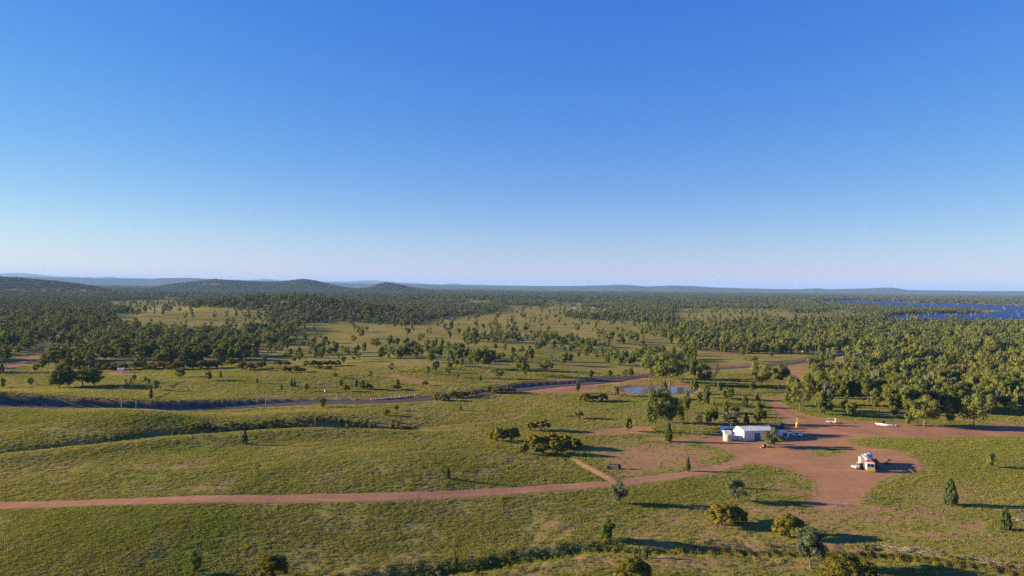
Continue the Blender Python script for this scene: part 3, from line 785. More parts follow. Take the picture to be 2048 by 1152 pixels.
# --- single trees and shrubs nearest the camera
plant_px([
 ('bushy', 388, 1146, 46, 32, 'light green upright bushy tree low on the left grass slope'),
 ('wattle', 545, 1158, 50, 58, 'dome shaped dark shrub cut by the bottom edge, left of centre'),
 ('bushy', 910, 1140, 42, 14, 'thin pale green sapling standing beside the dark creek bank'),
 ('bushy', 1215, 1083, 48, 36, 'dark round tree alone between the dirt road and the creek'),
 ('olive', 1238, 1008, 50, 34, 'grey green tree at the roadside where the red bank meets the dirt road'),
 ('wattle', 1266, 1170, 58, 68, 'yellow green rounded shrub cut by the bottom edge, middle right'),
 ('wattle', 1443, 1050, 44, 58, 'left half of the paired dark shrubs casting a broad shadow'),
 ('wattle', 1468, 1044, 36, 46, 'right half of the paired dark shrubs casting a broad shadow'),
 ('wattle', 1577, 1074, 47, 60, 'round yellow green shrub beside the tall grey green tree'),
 ('olive', 1622, 1137, 90, 62, 'tall grey green tree with bare slim trunk near the creek'),
 ('wattle', 1699, 1176, 68, 98, 'largest rounded shrub, cut by the bottom edge below the creek'),
 ('olive', 1475, 1003, 44, 40, 'pale grey green round tree above the paired dark shrubs'),
 ('cypress', 1459, 977, 25, 11, 'small dark cypress just behind the pale grey green round tree'),
 ('cypress', 1900, 1010, 56, 30, 'large dark green cone shaped cypress right of the parked machinery'),
 ('cypress', 2011, 1060, 47, 24, 'columnar cypress close to the right edge on red soil'),
 ('bushy', 1981, 934, 35, 20, 'small sparse tree in the bright grass at far right'),
 ('cypress', 1376, 942, 30, 11, 'slim cypress at the edge of the dirt road before the yard'),
 ('cypress', 896, 958, 25, 12, 'lone slim cypress in the grass above the dirt road'),
 ('cypress', 490, 888, 29, 11, 'thin sparse cypress on the grass crest by the gully'),
 ('wattle', 995, 882, 28, 36, 'left shrub of the dark pair left of the thicket'),
 ('wattle', 1022, 881, 29, 34, 'right shrub of the dark pair left of the thicket'),
 ('wattle', 1061, 862, 20, 20, 'smaller shrub of the pair behind the thicket'),
 ('wattle', 1083, 862, 25, 32, 'larger shrub of the pair behind the thicket'),
 ('wattle', 1047, 907, 21, 22, 'small round shrub at the left end of the thicket'),
 ('wattle', 1084, 907, 21, 26, 'small shrub in front of the thicket, second from its left'),
 ('wattle', 1112, 907, 28, 32, 'shrub at the front right of the thicket'),
 ('wattle', 1066, 894, 27, 34, 'shrub at the back left of the thicket'),
 ('wattle', 1098, 892, 28, 42, 'broad shrub in the middle of the thicket'),
 ('wattle', 1128, 894, 26, 36, 'shrub right of the middle of the thicket'),
 ('wattle', 1150, 897, 22, 28, 'low shrub at the right end of the thicket'),
 ('wattle', 1157, 837, 19, 18, 'small round shrub alone in green grass above the thicket'),
 ('bushy', 1256, 863, 32, 22, 'dark upright tree on the orange bare patch'),
 ('euc', 1311, 866, 92, 46, 'tallest leafy tree of the clump left of the shed', 'tall clump left of the shed'),
 ('bushy', 1306, 845, 66, 34, 'bright green tree at the left of the tall clump by the shed', 'tall clump left of the shed'),
 ('euc', 1336, 862, 86, 42, 'second tall tree of the clump left of the shed', 'tall clump left of the shed'),
 ('euc', 1357, 856, 62, 28, 'narrow tree at the right of the tall clump by the shed', 'tall clump left of the shed'),
 ('bushy', 1373, 826, 44, 24, 'oval tree just right of the tall clump, short of the pond'),
 ('cypress', 1337, 883, 40, 18, 'dark cypress at the foot of the tall clump'),
 ('bushy', 1400, 850, 22, 18, 'small dark bushy tree left of the slender double tree'),
 ('bushy', 1415, 812, 38, 18, 'upper tree of the slender pair between pond and shed'),
 ('bushy', 1417, 850, 34, 15, 'lower tree of the slender pair between pond and shed'),
 ('bushy', 1428, 846, 43, 22, 'green oval tree with pale trunk left of the bus'),
 ('bushy', 1451, 834, 35, 18, 'narrow green tree rising behind the grey bush by the bus'),
 ('olive', 1462, 854, 30, 38, 'grey olive round bush directly behind the bus'),
 ('olive', 1471, 826, 15, 20, 'little grey bush in the grass beyond the bus'),
 ('cypress', 1490, 815, 27, 14, 'dark cypress in open grass beyond the shed roof'),
 ('cypress', 1493, 848, 23, 13, 'small cypress right behind the shed'),
 ('bushy', 1520, 849, 48, 34, 'dense green tree rising just behind the shed roof'),
 ('cypress', 1515, 802, 15, 9, 'tiny cypress farthest behind the shed beside the red track'),
 ('olive', 1547, 895, 42, 40, 'brownish open tree standing in front of the shed door'),
 ('bushy', 1537, 889, 16, 11, 'yellow green sapling under the open tree at the shed'),
 ('euc', 1600, 822, 60, 46, 'leafy tree at the woodland corner left of the orange tank'),
 ('bushy', 1578, 812, 40, 26, 'green tree leaning at the woodland corner by the red track'),
 ('bushy', 1648, 830, 46, 42, 'dark spreading tree behind the orange tank'),
 ('bushy', 1690, 822, 24, 22, 'dark round bush on shaded grass behind the yard'),
 ('bushy', 1703, 834, 36, 28, 'bright light green tree on grass at the back of the yard'),
 ('bushy', 1787, 833, 24, 21, 'round green bush behind the pile of white pipes'),
 ('bushy', 1817, 850, 30, 22, 'round bushy tree just right of the white pipes'),
 ('euc', 1848, 853, 64, 54, 'broad tree with forked trunk right of the white pipes'),
 ('euc', 1836, 850, 50, 34, 'tree tucked behind the broad forked tree by the pipes'),
 ('euc', 1900, 852, 38, 20, 'thin sparse tree between two broad trees at the yard edge'),
 ('euc', 1947, 857, 74, 52, 'big dark trunked tree at the right end of the yard edge'),
 ('euc', 1560, 772, 46, 34, 'leafy tree beside the red track beyond the shed'),
 ('euc', 1523, 775, 52, 44, 'broad dark tree right of the pond by the track'),
 ('bushy', 1505, 785, 24, 18, 'round green tree at the foot of the broad dark tree'),
])
# --- trees round the pond
plant_px([
 ('euc', 1300, 757, 50, 34, 'bushy dark tree left of the tallest pond tree'),
 ('euc', 1340, 770, 66, 60, 'tallest broad tree standing on the far bank of the pond'),
 ('euc', 1322, 764, 44, 30, 'leaning tree beside the tallest pond tree'),
 ('euc', 1365, 760, 46, 26, 'right hand companion of the tallest pond tree'),
 ('bushy', 1388, 757, 48, 20, 'narrow dark tree between the pond and the bare crowned tree'),
 ('euc', 1408, 770, 44, 34, 'leafy tree left of the bare crowned tree'),
 ('bushy', 1388, 788, 34, 22, 'tree in front of the right end of the pond'),
 ('bushy', 1413, 796, 30, 22, 'green tree below the bare crowned tree'),
 ('bushy', 1440, 785, 24, 18, 'bright green small tree right of the bare crowned tree'),
 ('bushy', 1399, 808, 26, 18, 'oval green tree on grass in front of the pond'),
 ('bushy', 1456, 800, 30, 28, 'loose olive tree on grass right of the pond'),
 ('bushy', 1328, 788, 30, 18, 'slim tree overlapping the middle of the pond water'),
 ('bushy', 1322, 800, 24, 26, 'bush in front of the pond behind the tall clump'),
 ('bushy', 1232, 792, 22, 16, 'small tree on bare soil left of the pond'),
 ('bushy', 1155, 787, 26, 14, 'small tree at the foot of the red mound'),
 ('wattle', 1170, 803, 18, 26, 'left dark shrub below the red mound'),
 ('wattle', 1202, 802, 17, 26, 'right dark shrub below the red mound'),
 ('wattle', 1187, 802, 12, 16, 'small shrub between the two dark shrubs below the red mound'),
 ('bushy', 1182, 757, 19, 14, 'dark green small tree at the left of the roadside row'),
 ('bushy', 1220, 756, 17, 13, 'second small tree of the roadside row from the red mound'),
 ('bushy', 1250, 754, 19, 12, 'third small tree of the roadside row from the red mound'),
 ('bushy', 1262, 754, 22, 13, 'fourth small tree of the roadside row from the red mound'),
 ('euc', 1043, 753, 42, 27, 'taller tree alone on the grass short of the red mound'),
 ('bushy', 1052, 750, 26, 18, 'smaller tree beside the taller tree short of the red mound'),
 ('euc', 1089, 742, 24, 26, 'spreading tree in the paddock behind the red mound'),
 ('bushy', 1103, 738, 15, 12, 'small tree right of the spreading paddock tree'),
 ('euc', 997, 758, 28, 28, 'dark round crowned tree right of the paddock grove'),
 ('euc', 944, 736, 38, 20, 'leftmost tree of the tight paddock grove', 'tight paddock grove'),
 ('euc', 955, 738, 42, 22, 'second tree from left in the tight paddock grove', 'tight paddock grove'),
 ('euc', 967, 739, 44, 24, 'middle tree of the tight paddock grove', 'tight paddock grove'),
 ('euc', 979, 738, 42, 24, 'second tree from right in the tight paddock grove', 'tight paddock grove'),
 ('euc', 991, 734, 34, 20, 'rightmost tree of the tight paddock grove', 'tight paddock grove'),
 ('euc', 898, 755, 34, 20, 'dark forked tree left of the tight paddock grove'),
 ('bushy', 855, 749, 19, 15, 'small tree left of a tight pair in the paddock'),
 ('bushy', 869, 745, 22, 16, 'larger tree of the close trio left of the grove'),
 ('bushy', 873, 738, 20, 14, 'rear tree of the close trio left of the grove'),
 ('bushy', 923, 733, 20, 12, 'slim tree just left of the tight paddock grove'),
 ('wattle', 913, 731, 12, 16, 'low dark bush left of the tight paddock grove'),
 ('euc', 782, 743, 17, 15, 'lone round tree on the bare purple patch'),
 ('bushy', 741, 753, 12, 10, 'small tree below the lone round tree'),
 ('bushy', 960, 765, 18, 10, 'slender tree by the bend of the main road'),
 ('wattle', 850, 771, 9, 13, 'low bush above the main road near the bend'),
 ('bushy', 916, 757, 10, 10, 'little tree halfway between the grove and main road'),
])
# --- left middle distance
plant_px([
 ('bushy', 118, 776, 48, 44, 'left tree of the big spreading group above the road cut'),
 ('bushy', 136, 774, 44, 40, 'second tree from left in the big spreading group'),
 ('euc', 165, 773, 40, 46, 'dark broad tree of the big spreading group'),
 ('bushy', 188, 771, 36, 40, 'rightmost tree of the big spreading group above the road cut'),
 ('bushy', 61, 771, 18, 14, 'small tree left of the big spreading group'),
 ('bushy', 5, 776, 22, 13, 'small tree at the left edge above the road cut'),
 ('cypress', 4, 745, 18, 9, 'dark cypress at the left edge below the red track'),
 ('bushy', 360, 755, 22, 22, 'dark bushy tree right of the white box shed'),
 ('bushy', 417, 761, 21, 17, 'upright dark tree on the left grass rise'),
 ('cypress', 441, 755, 14, 6, 'thin cypress on the left grass rise'),
 ('bushy', 311, 780, 22, 17, 'round dark tree behind the lone dark cypress'),
 ('cypress', 302, 797, 23, 8, 'lone dark cypress just above the road cut'),
 ('cypress', 262, 768, 12, 6, 'tiny left cypress near the white box shed'),
 ('cypress', 298, 768, 12, 6, 'tiny right cypress near the white box shed'),
 ('bushy', 268, 762, 15, 11, 'pale small tree below the white box shed'),
 ('bushy', 290, 766, 13, 11, 'light small tree between the two tiny cypresses'),
 ('bushy', 252, 768, 10, 8, 'sapling left of the two tiny cypresses'),
 ('cypress', 514, 767, 12, 5, 'thin cypress on the open slope, leftmost of four'),
 ('cypress', 563, 779, 12, 5, 'thin cypress lowest on the open slope'),
 ('cypress', 583, 773, 15, 7, 'left of the twin cypresses on the open slope'),
 ('cypress', 589, 774, 15, 6, 'right of the twin cypresses on the open slope'),
 ('bushy', 613, 782, 16, 14, 'round dark tree right of the twin cypresses'),
 ('cypress', 682, 771, 14, 7, 'cypress on the slope right of the wired pole'),
 ('bushy', 713, 777, 20, 9, 'slim tree at the left of the roadside thicket'),
 ('bushy', 724, 779, 21, 15, 'tallest tree of the roadside thicket by the pole'),
 ('wattle', 736, 779, 13, 16, 'dark shrub at the right of the roadside thicket'),
 ('wattle', 692, 783, 14, 14, 'pale bush at the foot of the roadside thicket'),
 ('wattle', 793, 780, 13, 18, 'dark shrub alone beside the main road'),
 ('cypress', 796, 769, 12, 8, 'small tree behind the lone roadside shrub'),
 ('bushy', 670, 755, 12, 11, 'round tree on the bright slope above the pole'),
 ('bushy', 646, 815, 22, 20, 'light bush at the foot of the wired pole'),
 ('wattle', 773, 831, 14, 13, 'left of two small bushes below the main road'),
 ('wattle', 792, 821, 12, 10, 'right of two small bushes below the main road'),
 ('cypress', 921, 821, 12, 6, 'tiny upright tree inside the curved track loop'),
 ('bushy', 687, 726, 16, 13, 'dark tree left of the lone paddock tree'),
 ('euc', 707, 723, 20, 16, 'tree right of the dark paddock tree'),
])
G1, G2, G3 = 'dark shrub row along the left flats', 'low shrub clumps on the bright slope', 'yellow green shrub row beside the main road'
plant_px([('wattle', x, y, h, w, ORD[i] + ' dark rounded shrub from left in the row below the left woodland', G1) for i, (x, y, h, w) in enumerate(sorted([(135, 738, 22, 18), (200, 739, 16, 20), (215, 740, 15, 20), (230, 740, 14, 22), (246, 740, 14, 20), (270, 738, 16, 18), (285, 737, 15, 18), (300, 739, 13, 20), (320, 738, 14, 20), (336, 738, 12, 16),
  (352, 740, 16, 20), (368, 739, 18, 22), (385, 738, 17, 22), (402, 738, 18, 22), (418, 737, 17, 22), (434, 736, 15, 20), (463, 731, 16, 20), (485, 740, 17, 20), (500, 741, 16, 20), (515, 738, 14, 20), (524, 735, 12, 16), (180, 737, 18, 18), (160, 738, 20, 18)]))])
plant_px([('wattle', x, y, h, w, ORD[i] + ' low dark shrub from left in the clumps on the bright slope', G2) for i, (x, y, h, w) in enumerate(sorted([(555, 732, 13, 16), (570, 732, 12, 20), (613, 733, 12, 15), (628, 734, 14, 18), (645, 733, 13, 18), (660, 732, 12, 18), (674, 731, 12, 16), (572, 745, 12, 18), (590, 745, 14, 22), (604, 744, 10, 14), (571, 716, 11, 13), (636, 738, 8, 16), (655, 739, 8, 16)]))])
plant_px([('wattle', x, y, h, w, ORD[i] + ' yellow green shrub from left in the row beside the main road', G3) for i, (x, y, h, w) in enumerate([(873, 801, 15, 18), (888, 802, 16, 22), (906, 796, 15, 20), (920, 795, 14, 20), (934, 794, 13, 18), (948, 791, 12, 16), (978, 785, 13, 18), (993, 786, 14, 22), (1010, 786, 13, 18), (1024, 785, 12, 16)])])

# --- the bare crowned tree and drowned trees in the lake
def bare_shape(seed, n=9):
    rg = np.random.default_rng(seed); TV, TF, off = [], [], 0
    tr = []
    def add(t):
        nonlocal off
        TV.append(t[0]); TF.append(t[1] + off); off += len(t[0])
    for i in range(n):
        z = rg.uniform(.3, .7); a = rg.uniform(0, 6.28); e = np.array((np.cos(a) * rg.uniform(.2, .45), np.sin(a) * rg.uniform(.2, .45), min(1, z + rg.uniform(.12, .4))))
        q = np.array((0, 0, z)); m = (q + e) / 2 - (0, 0, .04)
        add(tube([q, m, e], [.02, .014, .005], 4))
        for k in range(3):
            f = e + rg.normal(0, .12, 3) * (1, 1, .6); add(tube([m, (m + f) / 2 + (0, 0, .02), f], [.010, .007, .003], 3))
    return tube([(0, 0, -.02), (.02, .01, .4), (0, .02, .85)], [.032, .026, .010], 6), (np.vstack(TV), np.vstack(TF))
tk, br = bare_shape(1, 14)
bp = G([(1428, 779)])[0]; k = bp[1] / FPX
o = empty('bare_tree', bp, 0, 'bare brown branched tree with black trunk right of the pond', 'tree'); o.scale = (30 * k, 30 * k, 66 * k)
link('trunk', mesh_np('trunk', tk[0], tk[1], mats=[M['darkbark']], smooth=True), o)
link('branches', mesh_np('branches', br[0], br[1], mats=[M['dry']], smooth=True), o)
STAG = []
for s in range(3):
    tk, br = bare_shape(20 + s, 5)
    STAG.append((mesh_np('trunk', tk[0] * (1.5, 1.5, 1), tk[1], mats=[M['deadwood']]), mesh_np('branches', br[0], br[1], mats=[M['deadwood']])))
SL_ = []; rs = np.random.default_rng(8); k = 0
for i in range(400):
    x, y = rs.uniform(1640, 2060), rs.uniform(601, 633)
    q = flat([(x, y)])[0]
    if poly_sd(q[0:1], q[1:2], LAKE[0])[0] < 4: continue
    if 612 < y < 622 and rs.random() < .7: continue
    if k >= 70: break
    k += 1
    o = empty('drowned_tree', (q[0], q[1], LAKE_Z - .6), rs.uniform(0, 6.28), 'pale leafless tree standing dead in the blue lake', 'dead tree', 'drowned trees in the lake')
    h = rs.uniform(5, 11); o.scale = (h * .8, h * .8, h)
    t, b = STAG[k % 3]; link('trunk', t, o); link('branches', b, o); SL_.append((o, x, y, 'pale drowned tree'))
place_labels(SL_, '', [(606, 'farthest water'), (613, 'back water'), (624, 'middle water'), (9999, 'near water')],
 [(1720, 'at the narrow lake inlet'), (1790, 'near the left tip of the lake'), (1850, 'left of the middle of the lake'), (1910, 'at the middle of the lake'), (1970, 'right of the middle of the lake'), (9999, 'at the right edge of the lake')])

# --- scattered paddock trees and the woods
def sample_area(y0, y1, dens_max, seed, umax=.84):
    rg = np.random.default_rng(seed)
    area = .5 * (y1 ** 2 - y0 ** 2) * 2 * umax
    n = int(area * dens_max)
    y = np.sqrt(rg.uniform(y0 ** 2, y1 ** 2, n)); u = rg.uniform(-umax, umax, n)
    x = u * y; z = height(x, y)
    keep = rg.uniform(0, 1, n) * dens_max < density(x, y, z)
    return x[keep], y[keep], z[keep], rg
PAD = [([(470, 690), (560, 684), (700, 684), (1000, 692), (1200, 692), (1400, 705), (1400, 722), (1260, 734), (1130, 732), (1010, 728), (900, 730), (760, 722), (640, 722), (520, 728)], .0042, 'small bushy tree scattered over the open green paddock', 'scattered paddock trees', (13, 24)),
       ([(235, 690), (330, 694), (480, 690), (520, 716), (460, 728), (330, 730), (240, 728), (190, 735)], .016, 'small tree on the open ground below the left woodland', 'trees below the left woodland', (17, 30)),
       ([(1400, 700), (1600, 712), (1600, 735), (1400, 735)], .0022, 'small tree on grass before the right woodland', 'trees before the right woodland', (16, 26))]
PL = []
rg = np.random.default_rng(77)
for P, dn, lab, grp, hr in PAD:
    W = GP(P); mn, mx = W.min(0), W.max(0)
    n = int((mx - mn).prod() * dn); xs = rg.uniform(mn[0], mx[0], n); yy = rg.uniform(mn[1], mx[1], n)
    ok = inside(xs, yy, W) & (perlin(xs / 45, yy / 60) > -.22); xs, yy = xs[ok], yy[ok]
    ok = line_dist(xs, yy, ROAD)[0] > 9; xs, yy = xs[ok], yy[ok]
    zz = height(xs, yy)
    for i in range(len(xs)):
        hp = rg.uniform(*hr) * rg.choice([.7, 1, 1.1]); k = 560 / FPX
        kind = rg.choice(['bushy', 'bushy', 'euc', 'wattle'] if hr[0] > 14 else ['bushy', 'bushy', 'bushy', 'euc'])
        h = hp * k * (.62 if kind == 'wattle' else 1); wd = h * rg.uniform(.62, .95) * (1.5 if kind == 'wattle' else 1)
        lb = lab.replace('bushy tree', 'tree') if kind != 'bushy' else lab
        if kind == 'wattle': lb = lab.replace('small tree', 'low dark shrub')
        elif kind == 'euc': lb = lab.replace('small bushy tree', 'open crowned tree').replace('small tree', 'open crowned tree')
        elif 'bushy' not in lab: lb = lab.replace('small tree', 'small bushy tree')
        ob = plant(kind, (xs[i], yy[i], zz[i]), h, wd, lb, grp + (' (%s)' % {'bushy': 'bushy', 'euc': 'open crowned', 'wattle': 'shrubs'}[kind]), h / yy[i] * FPX)
        qx, qy = to_px(xs[i:i+1], yy[i:i+1], zz[i:i+1]); PL.append((ob, qx[0], qy[0], {'bushy': 'bushy tree', 'euc': 'open crowned tree', 'wattle': 'low shrub'}[kind]))

place_labels(PL, '', [(694, 'back'), (703, 'middle back'), (713, 'middle front'), (9999, 'front')],
 [(250, 'paddock by the left woodland'), (310, 'flat above the white box shed'), (380, 'flat right of the white box shed'), (470, 'flat above the long shrub row'), (560, 'paddock above the twin cypresses'), (650, 'paddock above the low shrub clumps'), (740, 'paddock left of the lone tree'), (840, 'paddock above the lone tree'), (935, 'paddock left of the tight grove'), (1010, 'paddock behind the tight grove'), (1080, 'paddock right of the tight grove'), (1150, 'paddock behind the red mound'), (1230, 'paddock above the roadside row'), (1310, 'paddock left of the tallest pond tree'), (1400, 'paddock behind the pond trees'), (9999, 'grass before the right woodland')])
# templates of the trees that the woods are made of
def template(seed, kind, det, leaf):
    cr, tk = make_shapes(kind, det, seed)
    V = np.vstack([cr[0], tk[0]]); off = len(cr[0])
    Q = np.vstack([cr[1], tk[1] + off])
    mi = np.concatenate([np.zeros(len(cr[1])), np.ones(len(tk[1])), np.zeros(len(cr[2]))])
    me = mesh_np('wood_tree', V, Q, cr[2], [M[leaf], M['bark']], mi)
    return me
def instancer(name, P, scl, rot, pick, meshes, label, cat='woodland'):
    me = bpy.data.meshes.new(name); me.vertices.add(len(P)); me.vertices.foreach_set('co', np.ascontiguousarray(P, np.float32).ravel())
    a = me.attributes.new('scl', 'FLOAT_VECTOR', 'POINT'); a.data.foreach_set('vector', np.ascontiguousarray(scl, np.float32).ravel())
    a = me.attributes.new('rot', 'FLOAT_VECTOR', 'POINT'); a.data.foreach_set('vector', np.ascontiguousarray(rot, np.float32).ravel())
    a = me.attributes.new('pick', 'INT', 'POINT'); a.data.foreach_set('value', np.ascontiguousarray(pick, np.int32))
    o = tag(link(name, me), label, cat, kind='stuff')
    ng = bpy.data.node_groups.new(name, 'GeometryNodeTree')
    ng.interface.new_socket('Geometry', in_out='INPUT', socket_type='NodeSocketGeometry')
    ng.interface.new_socket('Geometry', in_out='OUTPUT', socket_type='NodeSocketGeometry')
    gi = ng.nodes.new('NodeGroupInput'); go = ng.nodes.new('NodeGroupOutput')
    iop = ng.nodes.new('GeometryNodeInstanceOnPoints'); jn = ng.nodes.new('GeometryNodeGeometryToInstance')
    for m in reversed(meshes):
        t = bpy.data.objects.new(m.name, m)          # geometry source only, never linked into the scene
        oi = ng.nodes.new('GeometryNodeObjectInfo'); oi.inputs['Object'].default_value = t; oi.inputs['As Instance'].default_value = False
        ng.links.new(oi.outputs['Geometry'], jn.inputs[0])
    ng.links.new(gi.outputs[0], iop.inputs['Points']); ng.links.new(jn.outputs[0], iop.inputs['Instance'])
    iop.inputs['Pick Instance'].default_value = True
    def at(nm, tp):
        n = ng.nodes.new('GeometryNodeInputNamedAttribute'); n.data_type = tp; n.inputs['Name'].default_value = nm; return n.outputs['Attribute']
    ng.links.new(at('pick', 'INT'), iop.inputs['Instance Index'])
    ng.links.new(at('scl', 'FLOAT_VECTOR'), iop.inputs['Scale']); ng.links.new(at('rot', 'FLOAT_VECTOR'), iop.inputs['Rotation'])
    ng.links.new(iop.outputs[0], go.inputs[0])
    md = o.modifiers.new('scatter', 'NODES'); md.node_group = ng
    return o
TL = [template(300 + i, 'euc', 'low', 'euc') for i in range(6)] + [template(320, 'bushy', 'low', 'euc'), template(330, 'olive', 'low', 'olive'), template(331, 'bushy', 'low', 'bushy'), template(332, 'euc', 'low', 'dark'), template(333, 'euc', 'low', 'dark')]
TF_ = [template(400 + i, 'euc', 'far', 'farleaf') for i in range(4)] + [template(420, 'bushy', 'far', 'farleaf')]
def wood(name, x, y, z, rg, T, label, hr=(4.5, 14.5), wr=(.45, .8)):
    h = hr[0] + (hr[1] - hr[0]) * rg.beta(1.6, 1.8, len(x)); wd = h * rg.uniform(*wr, len(x))
    rot = np.stack([rg.normal(0, .04, len(x)), rg.normal(0, .04, len(x)), rg.uniform(0, 6.28, len(x))], -1)
    return instancer(name, np.stack([x, y, z - .1], -1), np.stack([wd, wd, h], -1), rot, rg.integers(0, len(T), len(x)), T, label)
xs, yy, zz, rg = sample_area(250, 1000, .040, 31)
px, py = to_px(xs, yy, zz)
right = px > 1290
# the nearest trees of the two woods stand as single trees, the rest as one mass
WL = []
for side, m, lab, cap in (('right', right, 'at the near edge of the right hand woodland', 190), ('left', (px < 600), 'at the near edge of the left hand woodland', 60)):
    idx = np.where(m & (px > 0 if side == 'left' else px < 2060))[0]; idx = idx[np.argsort(yy[idx])][:cap]
    for i in idx:
        h = rg.uniform(6.0, 13.5); wd = h * rg.uniform(.5, .75)
        kind = 'euc' if rg.random() < .8 else 'bushy'
        ob = plant(kind, (xs[i], yy[i], zz[i]), h, wd, ('olive eucalypt ' if kind == 'euc' else 'dense green tree ') + lab, 'near %s of the %s hand woodland' % ('eucalypts' if kind == 'euc' else 'bushy trees', side), h / yy[i] * FPX)
        WL.append((ob, px[i], py[i], 'olive eucalypt' if kind == 'euc' else 'dense green tree'))
    m[idx] = False
place_labels(WL, '', [(745, 'back'), (775, 'middle'), (800, 'third row'), (815, 'second row'), (9999, 'front row')],
 [(40, 'wood at the left edge'), (110, 'wood beside the left red track'), (180, 'wood behind the big spreading trees'), (700, 'wood above the white box shed'), (1620, 'wood at the red track'), (1680, 'wood behind the orange tank'), (1740, 'wood behind the light green tree'), (1800, 'wood behind the white pipes'), (1860, 'wood behind the forked tree'), (1920, 'wood behind the thin sparse tree'), (1980, 'wood behind the big dark trunked tree'), (9999, 'wood at the right edge')])
rest_r = right.copy()
rest_l = (px < 600) & ~right
used_l = np.zeros(len(xs), bool)
wood('woodland', xs[rest_r], yy[rest_r], zz[rest_r], rg, TL, 'dense olive green woodland filling the right side below the lake')
mleft = ~right
# trees already single on the left are taken out
lsel = (px < 600) & (px > 0) & mleft; li = np.where(lsel)[0]; li = li[np.argsort(yy[li])][:60]
mleft[li] = False
wood('woodland', xs[mleft], yy[mleft], zz[mleft], rg, TL, 'woodland and tree lines across the left and centre beyond the paddock')
xs, yy, zz, rg = sample_area(1000, 2600, .018, 32)
wood('woodland', xs, yy, zz, rg, TF_, 'dark wooded hill and tree belts in the middle distance')
xs, yy, zz, rg = sample_area(2600, 9000, .0020, 33)
wood('woodland', xs, yy, zz, rg, TF_, 'far blue green forest plain and hills reaching the horizon', (9, 15), (1.6, 2.6))
print('TREES far', len(xs))

# ------------------------------------------------------------------ shed, vehicles and yard clutter
M['white'] = paint('white painted steel', (.74, .72, .67), .6, 0, .05, 1.2, (.55, .46, .38))
M['zinc'] = paint('zinc roof sheet', (.60, .59, .56), .6, .1, .08, 1.5, (.45, .40, .35))
M['steeldoor'] = paint('dark steel door', (.10, .12, .16), .5, 0, .1)
M['beige'] = paint('beige tank plastic', (.58, .48, .34), .5, 0, .08)
M['paleblue'] = paint('pale blue plastic', (.50, .58, .66), .45, 0, .08)
M['glass'] = paint('dark window glass', (.02, .025, .03), .35, 0, .1)
M['tyre'] = paint('tyre rubber', (.025, .024, .023), .8, 0, .1)
M['black'] = paint('black paint', (.03, .032, .036), .4, 0, .1)
M['orange'] = paint('orange paint', (.80, .30, .02), .45, 0, .08)
M['redorange'] = paint('faded red orange paint', (.62, .16, .05), .5, 0, .12)
M['red'] = paint('dull red paint', (.30, .045, .035), .5, 0, .15)
M['yellow'] = paint('yellow paint', (.80, .48, .03), .45, 0, .08)
M['blue'] = paint('blue paint', (.04, .08, .30), .4, 0, .08)
M['cream'] = paint('cream panel', (.60, .51, .40), .5, 0, .06)
M['silver'] = paint('polished silver tank', (.50, .52, .56), .3, .6, .08)
M['green'] = paint('dark green paint', (.035, .055, .035), .45, 0, .1)
M['timber'] = paint('grey weathered timber', (.22, .18, .14), .85, 0, .2)
M['darktimber'] = paint('dark timber', (.035, .03, .028), .85, 0, .2)
M['pipe'] = paint('white plastic pipe', (.78, .78, .78), .4, 0, .05)
M['rust'] = paint('rusty steel', (.22, .08, .04), .8, 0, .2)
M['stone'] = paint('road edge stone', (.42, .38, .34), .9, 0, .2)
M['insul'] = paint('pale insulator', (.6, .6, .58), .4, 0, .05)

def spot(px, py): return G([(px, py)])[0]
def wheels(root, pts, r, wdt, rim=True):
    for x, y in pts:
        wh = MB().cyl((x, y, r), r, r, wdt, 'X', 16).build('wheel', M['tyre'], root, True)
        if rim: MB().cyl((x, y, r), r * .55, r * .55, wdt + .03, 'X', 12).build('rim', M['silver'], wh)

# --- the shed
p = spot(1488, 882); YAW = R(11)
sh = empty('farm_shed', p, YAW, 'long white steel shed with low gable roof and dark door in the yard', 'shed')
SL, SD, EH, RH = 12.6, 8.2, 3.8, 4.75
MB().box((SL / 2, .05, EH / 2), (SL, .1, EH)).build('front_wall', M['white'], sh)
MB().box((SL / 2, SD - .05, EH / 2), (SL, .1, EH)).build('rear_wall', M['white'], sh)
for x in (.05, SL - .05):
    b = MB().prism([(.1, 0), (SD - .1, 0), (SD - .1, EH - .02), (SD / 2, RH - .04), (.1, EH - .02)], -.05, .05)
    bmesh.ops.rotate(b.bm, cent=(0, 0, 0), matrix=Matrix.Rotation(R(90), 3, 'Z'), verts=b.bm.verts)
    bmesh.ops.translate(b.bm, vec=(x, 0, 0), verts=b.bm.verts)
    b.build('gable_wall', M['white'], sh)
sl = math.hypot(SD / 2 + .35, RH - EH); an = math.atan2(RH - EH, SD / 2)
nsh = 13
for side, c in ((1, SD / 4 - .1), (-1, 3 * SD / 4 + .1)):
    rf = MB().box((SL / 2, c, (EH + RH) / 2 + .03), (SL + .5, sl, .06), Matrix.Rotation(an * side, 3, 'X')).build('roof_slope', M['zinc'], sh)
    for i in range(nsh):
        MB().box((-.2 + (SL + .4) * (i + .5) / nsh, c, (EH + RH) / 2 + .085), (.06, sl - .04, .05), Matrix.Rotation(an * side, 3, 'X')).build('roof_rib', M['zinc'], rf)
MB().box((SL / 2, SD / 2, RH + .09), (SL + .5, .35, .06)).build('ridge_cap', M['zinc'], sh)
MB().cyl((SL / 2, -.18, EH - .08), .08, .08, SL + .4, 'X', 8).build('gutter', M['white'], sh)
dr = MB().box((5.6, -.03, 1.45), (2.4, .08, 2.9)).build('roller_door', M['steeldoor'], sh)
for i in range(6): MB().box((5.6, -.08, .3 + i * .48), (2.3, .03, .06)).build('door_slat', M['steeldoor'], dr)
